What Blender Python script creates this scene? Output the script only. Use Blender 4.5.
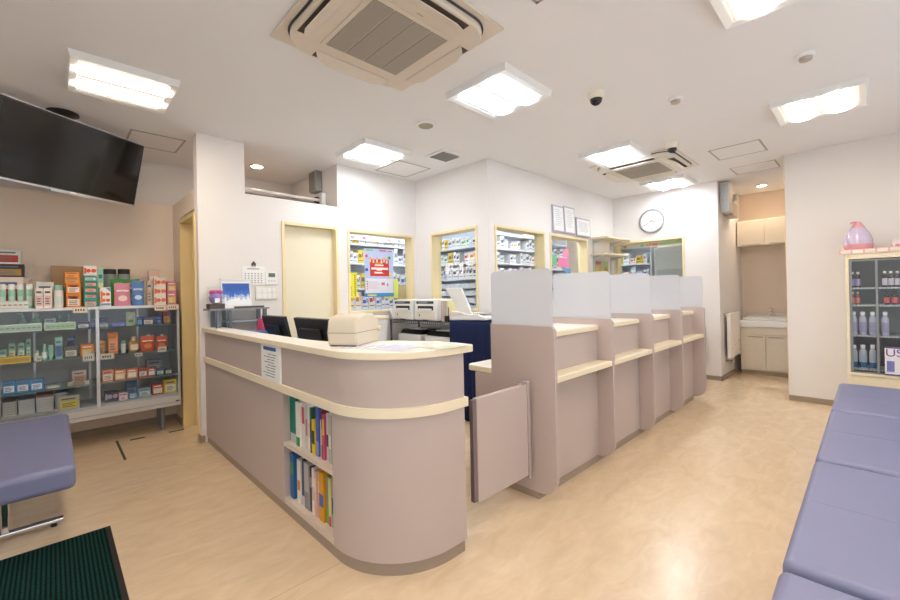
import bpy, bmesh, math, random
from mathutils import Vector, Matrix
random.seed(7)
S = bpy.context.scene
for o in list(bpy.data.objects): bpy.data.objects.remove(o)
C = S.collection
PI = math.pi

# ---------------------------------------------------------------- camera, world, exposure
cam_d = bpy.data.cameras.new('camera'); cam = bpy.data.objects.new('camera', cam_d); C.objects.link(cam)
cam_d.sensor_width = 36; cam_d.lens = 36 * 409.08 / 900; cam_d.shift_y = -7.75 / 900; cam_d.clip_start = .02
yaw, pitch, roll = math.radians(45.799), math.radians(0.142), math.radians(-1.198)
fw = Vector((math.cos(yaw) * math.cos(pitch), math.sin(yaw) * math.cos(pitch), math.sin(pitch)))
r0 = Vector((math.sin(yaw), -math.cos(yaw), 0)); u0 = r0.cross(fw)
rr = r0 * math.cos(roll) + u0 * math.sin(roll); uu = -r0 * math.sin(roll) + u0 * math.cos(roll)
cam.matrix_world = Matrix(((rr.x, uu.x, -fw.x, 0), (rr.y, uu.y, -fw.y, 0), (rr.z, uu.z, -fw.z, 1.3), (0, 0, 0, 1)))
S.camera = cam
w = bpy.data.worlds.new('world'); S.world = w; w.use_nodes = True
w.node_tree.nodes['Background'].inputs[0].default_value = (.9, .95, 1, 1)
w.node_tree.nodes['Background'].inputs[1].default_value = 0.85
vs = S.view_settings
vs.view_transform = 'Standard'; vs.look = 'None'; vs.gamma = 1; vs.use_curve_mapping = False
vs.exposure = 1.08
COOL = (.90, .95, 1.0); COOL_W = 30.0
WARM = (1.0, .84, .66); WARM_W = 32.0
DOWN = (1.0, .78, .55)

# ---------------------------------------------------------------- materials
def lin(c):
    if isinstance(c, str):
        c = tuple(int(c[i:i + 2], 16) / 255 for i in (0, 2, 4))
        c = tuple(x / 12.92 if x <= .04045 else ((x + .055) / 1.055) ** 2.4 for x in c)
    return c
MC = {}
def M(name, col=(.8, .8, .8), rough=.5, metal=0, var=.06, scale=30, bump=0, bscale=200, spec=.5, coat=0, emit=None, estr=0, stretch=None):
    if name in MC: return MC[name]
    c = lin(col); m = bpy.data.materials.new(name); m.use_nodes = True; nt = m.node_tree; N = nt.nodes; L = nt.links
    b = N['Principled BSDF']; b.inputs['Roughness'].default_value = rough; b.inputs['Metallic'].default_value = metal
    b.inputs['Specular IOR Level'].default_value = spec; b.inputs['Coat Weight'].default_value = coat
    tc = N.new('ShaderNodeTexCoord'); mp = N.new('ShaderNodeMapping'); L.new(tc.outputs['Object'], mp.inputs[0])
    if stretch: mp.inputs['Scale'].default_value = stretch
    nz = N.new('ShaderNodeTexNoise'); nz.inputs['Scale'].default_value = scale; nz.inputs['Detail'].default_value = 4
    L.new(mp.outputs[0], nz.inputs['Vector'])
    mx = N.new('ShaderNodeMix'); mx.data_type = 'RGBA'; L.new(nz.outputs['Fac'], mx.inputs[0])
    mx.inputs[6].default_value = tuple(max(0, x * (1 - var)) for x in c) + (1,)
    mx.inputs[7].default_value = tuple(min(1, x * (1 + var)) for x in c) + (1,)
    L.new(mx.outputs[2], b.inputs['Base Color'])
    if bump:
        n2 = N.new('ShaderNodeTexNoise'); n2.inputs['Scale'].default_value = bscale; L.new(mp.outputs[0], n2.inputs['Vector'])
        bp = N.new('ShaderNodeBump'); bp.inputs['Strength'].default_value = bump; bp.inputs['Distance'].default_value = .002
        L.new(n2.outputs['Fac'], bp.inputs['Height']); L.new(bp.outputs[0], b.inputs['Normal'])
    if emit:
        b.inputs['Emission Color'].default_value = tuple(emit) + (1,); b.inputs['Emission Strength'].default_value = estr
    MC[name] = m; return m
def K(hexcol, rough=.5):
    return M('paint_' + hexcol, hexcol, rough)
def glass(name, tint=(1, 1, 1), gloss=.06):
    m = bpy.data.materials.new(name); m.use_nodes = True; nt = m.node_tree; N = nt.nodes; L = nt.links
    for n in list(N): N.remove(n)
    out = N.new('ShaderNodeOutputMaterial'); t = N.new('ShaderNodeBsdfTransparent'); t.inputs[0].default_value = tuple(tint) + (1,)
    g = N.new('ShaderNodeBsdfGlossy'); g.inputs['Roughness'].default_value = .03
    fr = N.new('ShaderNodeLayerWeight'); fr.inputs[0].default_value = .5; mx = N.new('ShaderNodeMixShader')
    pw = N.new('ShaderNodeMath'); pw.operation = 'POWER'; pw.inputs[1].default_value = 4; L.new(fr.outputs['Facing'], pw.inputs[0])
    ma = N.new('ShaderNodeMath'); ma.operation = 'MULTIPLY_ADD'; ma.inputs[1].default_value = .45; ma.inputs[2].default_value = .03; L.new(pw.outputs[0], ma.inputs[0])
    L.new(ma.outputs[0], mx.inputs[0]); L.new(t.outputs[0], mx.inputs[1]); L.new(g.outputs[0], mx.inputs[2]); L.new(mx.outputs[0], out.inputs[0])
    MC[name] = m; return m
def frosted(name):
    m = bpy.data.materials.new(name); m.use_nodes = True; nt = m.node_tree; N = nt.nodes; L = nt.links
    for n in list(N): N.remove(n)
    out = N.new('ShaderNodeOutputMaterial')
    d = N.new('ShaderNodeBsdfDiffuse'); d.inputs[0].default_value = (.74, .75, .78, 1)
    t = N.new('ShaderNodeBsdfTranslucent'); t.inputs[0].default_value = (.86, .87, .91, 1)
    g = N.new('ShaderNodeBsdfGlossy'); g.inputs['Roughness'].default_value = .45
    tr = N.new('ShaderNodeBsdfTransparent'); tr.inputs[0].default_value = (.9, .93, .97, 1)
    a = N.new('ShaderNodeMixShader'); a.inputs[0].default_value = .5; L.new(d.outputs[0], a.inputs[1]); L.new(t.outputs[0], a.inputs[2])
    b = N.new('ShaderNodeMixShader'); b.inputs[0].default_value = .06; L.new(a.outputs[0], b.inputs[1]); L.new(g.outputs[0], b.inputs[2])
    c = N.new('ShaderNodeMixShader'); c.inputs[0].default_value = .2; L.new(b.outputs[0], c.inputs[1]); L.new(tr.outputs[0], c.inputs[2])
    L.new(c.outputs[0], out.inputs[0]); MC[name] = m; return m
def floor_mat():
    m = bpy.data.materials.new('vinyl_floor'); m.use_nodes = True; nt = m.node_tree; N = nt.nodes; L = nt.links; b = N['Principled BSDF']
    tc = N.new('ShaderNodeTexCoord'); mp = N.new('ShaderNodeMapping'); mp.inputs['Scale'].default_value = (3, 7, 1); mp.inputs['Rotation'].default_value = (0, 0, .5)
    L.new(tc.outputs['Object'], mp.inputs[0])
    n1 = N.new('ShaderNodeTexNoise'); n1.inputs['Scale'].default_value = 1.6; n1.inputs['Detail'].default_value = 8; n1.inputs['Roughness'].default_value = .65; n1.inputs['Distortion'].default_value = .8
    L.new(mp.outputs[0], n1.inputs['Vector'])
    cr = N.new('ShaderNodeValToRGB'); L.new(n1.outputs['Fac'], cr.inputs[0])
    cr.color_ramp.elements[0].position = .32; cr.color_ramp.elements[0].color = lin('d8bf9f') + (1,)
    cr.color_ramp.elements[1].position = .70; cr.color_ramp.elements[1].color = lin('e6d0b2') + (1,)
    # welded sheet seams
    sx = N.new('ShaderNodeSeparateXYZ'); L.new(tc.outputs['Object'], sx.inputs[0])
    a = N.new('ShaderNodeMath'); a.operation = 'PINGPONG'; a.inputs[1].default_value = .91; L.new(sx.outputs[1], a.inputs[0])
    lt = N.new('ShaderNodeMath'); lt.operation = 'LESS_THAN'; lt.inputs[1].default_value = .0022; L.new(a.outputs[0], lt.inputs[0])
    mu = N.new('ShaderNodeMath'); mu.operation = 'MULTIPLY'; mu.inputs[1].default_value = .35; L.new(lt.outputs[0], mu.inputs[0])
    mx = N.new('ShaderNodeMix'); mx.data_type = 'RGBA'; L.new(mu.outputs[0], mx.inputs[0]); L.new(cr.outputs[0], mx.inputs[6]); mx.inputs[7].default_value = lin('8a6b48') + (1,)
    L.new(mx.outputs[2], b.inputs['Base Color'])
    b.inputs['Roughness'].default_value = .30; b.inputs['Specular IOR Level'].default_value = .55
    n2 = N.new('ShaderNodeTexNoise'); n2.inputs['Scale'].default_value = 9; n2.inputs['Detail'].default_value = 3; L.new(tc.outputs['Object'], n2.inputs['Vector'])
    mr = N.new('ShaderNodeMapRange'); mr.inputs[3].default_value = .16; mr.inputs[4].default_value = .30; L.new(n2.outputs['Fac'], mr.inputs[0]); L.new(mr.outputs[0], b.inputs['Roughness'])
    return m
def mat_ribbed(name, c1, c2):
    m = bpy.data.materials.new(name); m.use_nodes = True; nt = m.node_tree; N = nt.nodes; L = nt.links; b = N['Principled BSDF']
    tc = N.new('ShaderNodeTexCoord')
    w1 = N.new('ShaderNodeTexWave'); w1.bands_direction = 'X'; w1.inputs['Scale'].default_value = 19; w1.inputs['Distortion'].default_value = .5; w1.inputs['Detail Scale'].default_value = 8
    w2 = N.new('ShaderNodeTexWave'); w2.bands_direction = 'Y'; w2.inputs['Scale'].default_value = 16; w2.inputs['Distortion'].default_value = 1.5; w2.inputs['Detail Scale'].default_value = 4
    L.new(tc.outputs['Object'], w1.inputs[0]); L.new(tc.outputs['Object'], w2.inputs[0])
    mu = N.new('ShaderNodeMath'); mu.operation = 'MULTIPLY'; L.new(w1.outputs['Fac'], mu.inputs[0]); L.new(w2.outputs['Fac'], mu.inputs[1])
    ad = N.new('ShaderNodeMath'); ad.operation = 'ADD'; L.new(mu.outputs[0], ad.inputs[0])
    h = N.new('ShaderNodeMath'); h.operation = 'MULTIPLY'; h.inputs[1].default_value = .35; L.new(w1.outputs['Fac'], h.inputs[0]); L.new(h.outputs[0], ad.inputs[1])
    mx = N.new('ShaderNodeMix'); mx.data_type = 'RGBA'; L.new(ad.outputs[0], mx.inputs[0]); mx.inputs[6].default_value = lin(c1) + (1,); mx.inputs[7].default_value = lin(c2) + (1,)
    L.new(mx.outputs[2], b.inputs['Base Color']); b.inputs['Roughness'].default_value = .95; b.inputs['Specular IOR Level'].default_value = .1
    bp = N.new('ShaderNodeBump'); bp.inputs['Strength'].default_value = .8; bp.inputs['Distance'].default_value = .004; L.new(ad.outputs[0], bp.inputs['Height']); L.new(bp.outputs[0], b.inputs['Normal'])
    return m
def sky_photo():
    # printed calendar picture: blue sky over snow-covered firs (object z runs 0..1 over the sheet)
    m = bpy.data.materials.new('calendar_print'); m.use_nodes = True; nt = m.node_tree; N = nt.nodes; L = nt.links; b = N['Principled BSDF']
    tc = N.new('ShaderNodeTexCoord'); sx = N.new('ShaderNodeSeparateXYZ'); L.new(tc.outputs['Generated'], sx.inputs[0])
    mp = N.new('ShaderNodeMapping'); mp.inputs['Scale'].default_value = (9, 1, 2); L.new(tc.outputs['Generated'], mp.inputs[0])
    n = N.new('ShaderNodeTexNoise'); n.inputs['Scale'].default_value = 1.5; n.inputs['Detail'].default_value = 6; L.new(mp.outputs[0], n.inputs['Vector'])
    a = N.new('ShaderNodeMath'); a.operation = 'MULTIPLY_ADD'; a.inputs[1].default_value = .55; L.new(n.outputs['Fac'], a.inputs[0]); L.new(sx.outputs[2], a.inputs[2])
    cr = N.new('ShaderNodeValToRGB'); L.new(a.outputs[0], cr.inputs[0]); e = cr.color_ramp.elements
    e[0].position = .50; e[0].color = lin('f4f6fa') + (1,); e[1].position = 1.05; e[1].color = lin('1f55b0') + (1,)
    for p, c in ((.56, 'dfe7f2'), (.60, '7f9cc8'), (.65, 'c5d3ea'), (.70, '6f96d2'), (.76, '2f6cc4')):
        q = e.new(p); q.color = lin(c) + (1,)
    L.new(cr.outputs[0], b.inputs['Base Color']); b.inputs['Roughness'].default_value = .4
    return m

WALL = M('wallpaper_white', 'ebe6e3', .85, var=.015, scale=3, bump=.25, bscale=350, spec=.2)
WALLB = M('wallpaper_beige', 'f0dfce', .85, var=.015, scale=3, bump=.25, bscale=350, spec=.2)
CEIL = M('ceiling_paint', 'efedee', .9, var=.01, scale=2, spec=.15)
LAM = M('mauve_laminate', 'c0b1ac', .45, var=.012, scale=60)
LAMK = M('kick_laminate', 'a19182', .5, var=.02)
WOOD = M('cream_edge', 'efe2c8', .4, var=.02, scale=20)
WTOP = M('white_laminate_top', 'f3eee6', .35, var=.01)
FRAME = M('cream_frame', 'eeddb0', .45, var=.02)
JAMB = M('yellow_jamb', 'ead096', .45, var=.02)
DOORM = M('door_cream', 'efe6cc', .5, var=.012)
BASE = M('baseboard_brown', 'a08e7c', .5)
WHITE = M('white_plastic', 'eeeeee', .4, var=.01)
OFFW = M('offwhite_plastic', 'e6e0d6', .45, var=.01)
BEIGE = M('beige_plastic', 'd8cdb9', .45, var=.01)
BLACK = M('black_plastic', '17171a', .35)
DGREY = M('dark_grey', '3a3c40', .5)
GREY = M('grey_metal', '8d9298', .4, metal=.5)
LGREY = M('light_grey', 'c3c6ca', .45)
ALU = M('aluminium', 'c9ccd2', .32, metal=.7, var=.02)
CHROME = M('chrome', 'e2e2e6', .12, metal=1, var=.01)
VINYL = M('periwinkle_vinyl', '7d80a2', .42, var=.03, scale=8, bump=.15, bscale=300)
GLASS = glass('clear_glass', (.97, .985, .98))
CGLASS = glass('cabinet_glass', (.97, .985, .99))
FROST = frosted('frosted_acrylic')
SCREEN = M('tv_screen', '0b0b0d', .12, spec=.6)
PAPER = M('paper', 'f2f2f0', .7, var=.01)

# ---------------------------------------------------------------- mesh helpers
class MB:
    def __init__(s): s.bm = bmesh.new(); s.i = 0
    def m(s, i): s.i = i; return s
    def _f(s, vs, smooth=False, mi=None):
        try: f = s.bm.faces.new(vs)
        except ValueError: return None
        f.material_index = s.i if mi is None else mi; f.smooth = smooth; return f
    def box(s, x0, x1, y0, y1, z0, z1, mat=None):
        x0, x1 = min(x0, x1), max(x0, x1); y0, y1 = min(y0, y1), max(y0, y1); z0, z1 = min(z0, z1), max(z0, z1)
        P = [Vector(p) for p in ((x0, y0, z0), (x1, y0, z0), (x1, y1, z0), (x0, y1, z0), (x0, y0, z1), (x1, y0, z1), (x1, y1, z1), (x0, y1, z1))]
        if mat: P = [mat @ p for p in P]
        v = [s.bm.verts.new(p) for p in P]
        for f in ((3, 2, 1, 0), (4, 5, 6, 7), (0, 1, 5, 4), (1, 2, 6, 5), (2, 3, 7, 6), (3, 0, 4, 7)): s._f([v[i] for i in f])
        return s
    def prism(s, pts, axis, a0, a1, smooth=False, caps=(None, None)):
        # pts: 2-D loop in the plane normal to axis; ('x': (y,z), 'y': (x,z), 'z': (x,y))
        def P(p, a): return {'x': (a, p[0], p[1]), 'y': (p[0], a, p[1]), 'z': (p[0], p[1], a)}[axis]
        A = [s.bm.verts.new(P(p, a0)) for p in pts]; B = [s.bm.verts.new(P(p, a1)) for p in pts]; n = len(pts)
        for i in range(n): s._f([A[i], A[(i + 1) % n], B[(i + 1) % n], B[i]], smooth)
        s._f(A[::-1], mi=caps[0]); s._f(B, mi=caps[1]); return s
    def cyl(s, p0, p1, r0, r1=None, n=16, smooth=True, cap=True):
        r1 = r0 if r1 is None else r1; p0, p1 = Vector(p0), Vector(p1); d = (p1 - p0).normalized()
        a = d.orthogonal().normalized(); b = d.cross(a)
        A = [s.bm.verts.new(p0 + (a * math.cos(2 * PI * k / n) + b * math.sin(2 * PI * k / n)) * r0) for k in range(n)]
        B = [s.bm.verts.new(p1 + (a * math.cos(2 * PI * k / n) + b * math.sin(2 * PI * k / n)) * r1) for k in range(n)]
        for k in range(n): s._f([A[k], A[(k + 1) % n], B[(k + 1) % n], B[k]], smooth)
        if cap: s._f(A[::-1]); s._f(B)
        return s
    def tube(s, pts, r, n=10, closed=False):
        pts = [Vector(p) for p in pts]; rings = []; prev = None; m_ = len(pts)
        for i, p in enumerate(pts):
            if closed: d = (pts[(i + 1) % m_] - pts[i - 1]).normalized()
            else: d = (pts[min(i + 1, m_ - 1)] - pts[max(i - 1, 0)]).normalized()
            a = d.orthogonal().normalized() if prev is None else (prev - d * prev.dot(d)).normalized()
            prev = a; b = d.cross(a)
            rings.append([s.bm.verts.new(p + (a * math.cos(2 * PI * k / n) + b * math.sin(2 * PI * k / n)) * r) for k in range(n)])
        rng = range(m_) if closed else range(m_ - 1)
        for i in rng:
            A, B = rings[i], rings[(i + 1) % m_]
            for k in range(n): s._f([A[k], A[(k + 1) % n], B[(k + 1) % n], B[k]], True)
        if not closed: s._f(rings[0][::-1]); s._f(rings[-1])
        return s
    def lathe(s, prof, c=(0, 0, 0), n=20, sx=1, sy=1, smooth=True, caps=True):
        c = Vector(c); rings = []
        for r, z in prof:
            rings.append([s.bm.verts.new(c + Vector((r * sx * math.cos(2 * PI * k / n), r * sy * math.sin(2 * PI * k / n), z))) for k in range(n)])
        for i in range(len(rings) - 1):
            A, B = rings[i], rings[i + 1]
            for k in range(n): s._f([A[k], A[(k + 1) % n], B[(k + 1) % n], B[k]], smooth)
        if caps: s._f(rings[0][::-1]); s._f(rings[-1])
        return s
    def build(s, name, mats, parent=None, bev=0, seg=2, world=False, loc=None, rz=0):
        me = bpy.data.meshes.new(name); bmesh.ops.recalc_face_normals(s.bm, faces=s.bm.faces); s.bm.to_mesh(me); s.bm.free(); me.set_sharp_from_angle(angle=.65)
        if not isinstance(mats, (list, tuple)): mats = [mats]
        for m_ in mats: me.materials.append(m_)
        o = bpy.data.objects.new(name, me); C.objects.link(o)
        if parent is not None:
            o.parent = parent
            if world:
                mt = Matrix.Identity(4); q = parent
                while q is not None:
                    mt = Matrix.LocRotScale(q.location, q.rotation_euler, q.scale) @ mt; q = q.parent
                me.transform(mt.inverted())
        if loc is not None:
            if world: me.transform(Matrix.Translation(Vector(loc)).inverted())
            o.location = loc
        if rz: o.rotation_euler.z = rz
        if bev:
            b = o.modifiers.new('bevel', 'BEVEL'); b.width = bev; b.segments = seg; b.limit_method = 'ANGLE'; b.angle_limit = .6
        return o
def tag(o, label, cat, group=None, kind=None):
    o['label'] = label; o['category'] = cat
    if group: o['group'] = group
    if kind: o['kind'] = kind
    return o
def T(name, label, cat, loc=(0, 0, 0), rz=0, group=None, rot=None):
    o = bpy.data.objects.new(name, None); C.objects.link(o); o.location = loc; o.rotation_euler = rot or (0, 0, rz); o.empty_display_size = .1
    return tag(o, label, cat, group)
def struct(mb, name, mat, bev=0, parent=None):
    o = mb.build(name, mat, parent, bev=bev)
    if parent is None: o['kind'] = 'structure'
    return o
def dup(root, loc, rz=None, label=None, group=None, parent=None):
    r = root.copy(); C.objects.link(r); r.location = loc
    if rz is not None: r.rotation_euler.z = rz
    if label: r['label'] = label
    if group: r['group'] = group
    if parent: r.parent = parent
    for ch in list(root.children): dup_child(ch, r)
    return r
def dup_child(ch, r):
    c = ch.copy(); C.objects.link(c); c.parent = r
    for g in list(ch.children): dup_child(g, c)
def text(body, size, loc, rot, mat, parent, name='lettering', ext=.0005, align='CENTER', off=0):
    cu = bpy.data.curves.new(name, 'FONT'); cu.body = body; cu.size = size; cu.extrude = ext; cu.offset = off; cu.align_x = align; cu.align_y = 'CENTER'
    tmp = bpy.data.objects.new(name, cu); C.objects.link(tmp); bpy.context.view_layer.update()
    me = bpy.data.meshes.new_from_object(tmp.evaluated_get(bpy.context.evaluated_depsgraph_get())); bpy.data.objects.remove(tmp)
    me.materials.clear(); me.materials.append(mat); o = bpy.data.objects.new(name, me); C.objects.link(o); o.location = loc; o.rotation_euler = rot
    if parent: o.parent = parent
    return o
FX = (PI / 2, 0, -PI / 2)      # lettering read by someone looking along +X
FY = (PI / 2, 0, 0)            # lettering read by someone looking along +Y
B = lambda *a, **k: MB().box(*a, **k)
def rrect(x0, x1, z0, z1, r, n=5, corners=(1, 1, 1, 1)):
    pts = []
    for k, (cx, cz, a) in enumerate(((x1 - r, z1 - r, 0), (x0 + r, z1 - r, PI / 2), (x0 + r, z0 + r, PI), (x1 - r, z0 + r, 3 * PI / 2))):
        if corners[k]:
            for i in range(n + 1): t = a + PI / 2 * i / n; pts.append((cx + r * math.cos(t), cz + r * math.sin(t)))
        else: pts.append(((x1, x0, x0, x1)[k], (z1, z1, z0, z0)[k]))
    return pts
# ---------------------------------------------------------------- room shell
H = 2.8
def wall(name, axis, c0, c1, u0, u1, z0, z1, holes=(), mat=None):
    us = sorted({u0, u1} | {h[0] for h in holes} | {h[1] for h in holes}); zs = sorted({z0, z1} | {h[2] for h in holes} | {h[3] for h in holes})
    us = [u for u in us if u0 <= u <= u1]; zs = [z for z in zs if z0 <= z <= z1]
    mb = MB()
    for a, b in zip(us, us[1:]):
        for c, d in zip(zs, zs[1:]):
            if any(h[0] <= (a + b) / 2 <= h[1] and h[2] <= (c + d) / 2 <= h[3] for h in holes): continue
            if axis == 'x': mb.box(c0, c1, a, b, c, d)
            else: mb.box(a, b, c0, c1, c, d)
    return struct(mb, name, mat or WALL)
FLOOR = floor_mat()
struct(B(-1.82, 8.22, -1.32, 5.57, -.06, 0), 'floor', FLOOR)
struct(B(-1.82, 8.22, -1.32, 5.57, H, H + .06), 'ceiling', CEIL)
wall('wall_back', 'y', 5.45, 5.57, -1.7, 8.1, 0, H)
wall('wall_left', 'x', -1.82, -1.7, -1.2, 5.45, 0, H, [(-.6, 1.8, 0, 2.2)])
wall('wall_front', 'y', -1.32, -1.2, -1.7, 8.1, 0, H, [(-.8, 5.2, .75, 2.5)])
wall('wall_far_right', 'x', 8.1, 8.22, -1.2, 5.45, 0, H, mat=WALLB)
wall('wall_behind_cabinet', 'y', 5.27, 5.45, -1.7, 1.07, 0, 2.31, mat=WALLB)
wall('wall_side_doorway', 'x', .95, 1.07, 4.34, 5.27, 0, 2.31, [(4.34, 4.90, 0, 2.13)], mat=WALLB)
wall('wall_column', 'y', 4.22, 4.34, .95, 1.355, 0, H)
wall('wall_reception_door', 'y', 4.22, 4.34, 1.355, 2.345, 0, 2.31, [(1.72, 2.345, 0, 2.06)])
wall('wall_first_window', 'y', 4.22, 4.34, 2.345, 3.62, 0, H, [(2.48, 3.42, 1.10, 2.05)])
wall('wall_loft_side', 'x', 2.345, 2.45, 4.34, 5.45, 0, H)
wall('wall_second_window', 'x', 3.5, 3.62, 3.08, 4.22, 0, H, [(3.15, 3.91, 1.10, 2.05)])
wall('wall_dispensary', 'y', 2.96, 3.08, 3.5, 6.8, 0, H, [(3.62, 4.60, 1.10, 2.05), (4.76, 5.76, 1.10, 2.05)])
wall('wall_clock', 'x', 6.68, 6.8, 1.59, 2.96, 0, H, [(1.92, 2.90, 1.10, 2.05)])
wall('wall_nook_side', 'y', 1.47, 1.59, 6.68, 8.1, 0, H)
wall('wall_right', 'x', 6.03, 6.15, -1.2, .67, 0, H)
wall('wall_nook_right', 'y', .55, .67, 6.15, 8.1, 0, H)

# door / window frames (cream timber)
def frame_y(mb, x0, x1, z0, z1, y0, y1, t=.03, sill=True):
    mb.box(x0, x0 + t, y0, y1, z0, z1).box(x1 - t, x1, y0, y1, z0, z1).box(x0 + t, x1 - t, y0, y1, z1 - t, z1)
    if sill: mb.box(x0 + t, x1 - t, y0, y1, z0, z0 + t)
    return mb
def frame_x(mb, y0, y1, z0, z1, x0, x1, t=.03, sill=True):
    mb.box(x0, x1, y0, y0 + t, z0, z1).box(x0, x1, y1 - t, y1, z0, z1).box(x0, x1, y0 + t, y1 - t, z1 - t, z1)
    if sill: mb.box(x0, x1, y0 + t, y1 - t, z0, z0 + t)
    return mb
# unseen glazed openings, added behind the viewer to let in daylight fill
f = struct(frame_y(MB(), -.8, 5.2, .75, 2.5, -1.33, -1.18, .04).box(1.18, 1.22, -1.30, -1.2, .79, 2.46).box(3.18, 3.22, -1.30, -1.2, .79, 2.46), 'window_6', ALU)
B(-.76, 5.16, -1.26, -1.254, .79, 2.46).build('pane', GLASS, f)
f = struct(frame_x(MB(), -.6, 1.8, 0, 2.2, -1.83, -1.68, .04, False).box(-1.80, -1.72, .58, .62, 0, 2.16), 'window_7', ALU)
B(-1.763, -1.757, -.56, 1.76, 0, 2.16).build('pane', GLASS, f)
for loc, rot, sx, sy in (((2.2, -1.36, 1.62), (-PI / 2, 0, 0), 5.9, 1.7), ((-1.86, .6, 1.1), (PI / 2, 0, -PI / 2), 2.3, 2.1)):
    l = bpy.data.lights.new('window_portal', 'AREA'); l.shape = 'RECTANGLE'; l.size = sx; l.size_y = sy; l.cycles.is_portal = True
    lo = bpy.data.objects.new('window_portal', l); C.objects.link(lo); lo.location = loc; lo.rotation_euler = rot

# baseboards
struct(B(.94, .95, 4.208, 4.30, 0, .062).box(.95, .975, 4.208, 4.2195, 0, .062), 'baseboard_column', BASE)
struct(B(.936, .95, 4.945, 5.27, 0, .06), 'baseboard_doorway', BASE)
struct(B(-1.7, .936, 5.256, 5.27, 0, .06), 'baseboard_back', BASE)
struct(B(6.668, 6.68, 1.458, 2.96, 0, .06).box(6.668, 7.45, 1.458, 1.47, 0, .06), 'baseboard_clock', BASE)
struct(B(6.018, 6.03, -1.2, .67, 0, .06), 'baseboard_right', BASE)
struct(B(-1.7, -1.688, -1.2, 5.25, 0, .06), 'baseboard_left', BASE)

def win_y(n, x0, x1, y0=4.22, rail=None):
    f = struct(frame_y(MB(), x0, x1, 1.08, 2.07, y0 - .012, y0 + .14), 'window_%d' % n, FRAME, .002)
    g = B(x0 + .03, x1 - .03, y0 + .095, y0 + .101, 1.11, 2.04).build('pane', GLASS, f)
    return f
def win_x(n, y0, y1, x0):
    f = struct(frame_x(MB(), y0, y1, 1.08, 2.07, x0 - .012, x0 + .14), 'window_%d' % n, FRAME, .002)
    B(x0 + .095, x0 + .101, y0 + .03, y1 - .03, 1.11, 2.04).build('pane', GLASS, f); return f
win_y(1, 2.46, 3.44); w2 = win_x(2, 3.13, 3.93, 3.5); win_y(3, 3.60, 4.62, 2.96); win_y(4, 4.74, 5.78, 2.96); w5 = win_x(5, 1.90, 2.92, 6.68)
d1 = struct(frame_y(MB(), 1.70, 2.343, 0, 2.08, 4.208, 4.35, .032, False), 'door_1', FRAME, .002)
B(1.732, 2.311, 4.29, 4.325, .005, 2.048).build('door_leaf', DOORM, d1, bev=.002)
d2 = struct(frame_x(MB(), 4.30, 4.90, 0, 2.10, .935, 1.10, .035, False), 'door_2', JAMB, .002)

# ---------------------------------------------------------------- reception counter
def outl(off, y0=4.2, xe=1.485, n=14):
    cx, cy, r = 1.385, 1.84, .4 + off
    p = [(cx - r, y0), (cx - r, cy)]
    for i in range(1, n + 1):
        a = PI + PI / 2 * i / n; p.append((cx + r * math.cos(a), cy + r * math.sin(a)))
    if xe > p[-1][0] + .001: p.append((xe, cy - r))
    return p
def strip(mb, po, pi, z0, z1):
    for i in range(len(po) - 1):
        q = [po[i], po[i + 1], pi[i + 1], pi[i]]
        lo = [mb.bm.verts.new((x, y, z0)) for x, y in q]; hi = [mb.bm.verts.new((x, y, z1)) for x, y in q]
        sm = i >= 1
        mb._f(lo[::-1]); mb._f(hi); mb._f([lo[0], lo[1], hi[1], hi[0]], sm); mb._f([lo[2], lo[3], hi[3], hi[2]], sm)
        if i == 0: mb._f([lo[3], lo[0], hi[0], hi[3]])
        if i == len(po) - 2: mb._f([lo[1], lo[2], hi[2], hi[1]])
    bmesh.ops.remove_doubles(mb.bm, verts=mb.bm.verts, dist=.0002)
    return mb
rc = T('reception_counter', 'long mauve reception counter with cream top, rounded near end and built-in magazine shelves', 'counter', (1.2, 2.8, 0))
strip(MB(), outl(0, 1.875), outl(-.04, 1.875), .06, .73).build('lower_panel', LAM, rc, world=True)
B(.985, 1.025, 2.475, 4.205, .06, .73).build('lower_panel', LAM, rc, world=True)
strip(MB(), outl(0, 4.205), outl(-.04, 4.205), .775, 1.0).build('upper_panel', LAM, rc, world=True)
strip(MB(), outl(.014, 4.205, 1.50), outl(-.04, 4.205, 1.50), .73, .775).build('edge_band', WOOD, rc, world=True)
strip(MB(), outl(-.008, 4.205, 1.477), outl(-.05, 4.205, 1.477), 0, .06).build('kick_board', LAMK, rc, world=True)
MB().box(1.445, 1.485, 1.4402, 1.80, .06, 1.0).build('end_panel', LAM, rc, world=True, bev=.002)
# magazine recess: sides, back, three boards
MB().box(1.0255, 1.27, 2.476, 2.496, .0605, .7295).box(1.0255, 1.27, 1.854, 1.874, .0605, .7295).box(1.27, 1.285, 1.854, 2.496, .0605, .7295).build('shelf_case', LAM, rc, world=True)
for z, t in ((.06, .035), (.405, .025)):
    B(.987, 1.27, 1.875, 2.475, z, z + t).build('shelf', M('shelf_beige', 'd9cabd', .5), rc, world=True)
top = outl(.022, 4.205, 1.50)
e = [(1.522, top[-1][1]), (1.54, top[-1][1] + .006), (1.55, top[-1][1] + .02), (1.555, 1.56), (1.54, 1.62), (1.50, 1.74), (1.43, 1.88), (1.35, 1.99), (1.22, 2.09), (1.145, 2.22), (1.12, 2.4), (1.115, 4.205)]
mbt = MB(); mbt.prism(top[:-1] + e, 'z', 1.0, 1.035, caps=(0, 1)); mbt.build('countertop', [WOOD, WTOP], rc, world=True, bev=.004)
sd = T('staff_desk', 'pale low desk behind the long reception counter carrying monitors and organizer', 'desk', (1.5, 3.2, 0))
B(1.03, 1.72, 2.30, 4.2, .70, .73).build('desk_top', WTOP, sd, world=True)
B(1.68, 1.70, 2.32, 4.2, 0, .70).build('desk_panel', LAM, sd, world=True)

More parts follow.
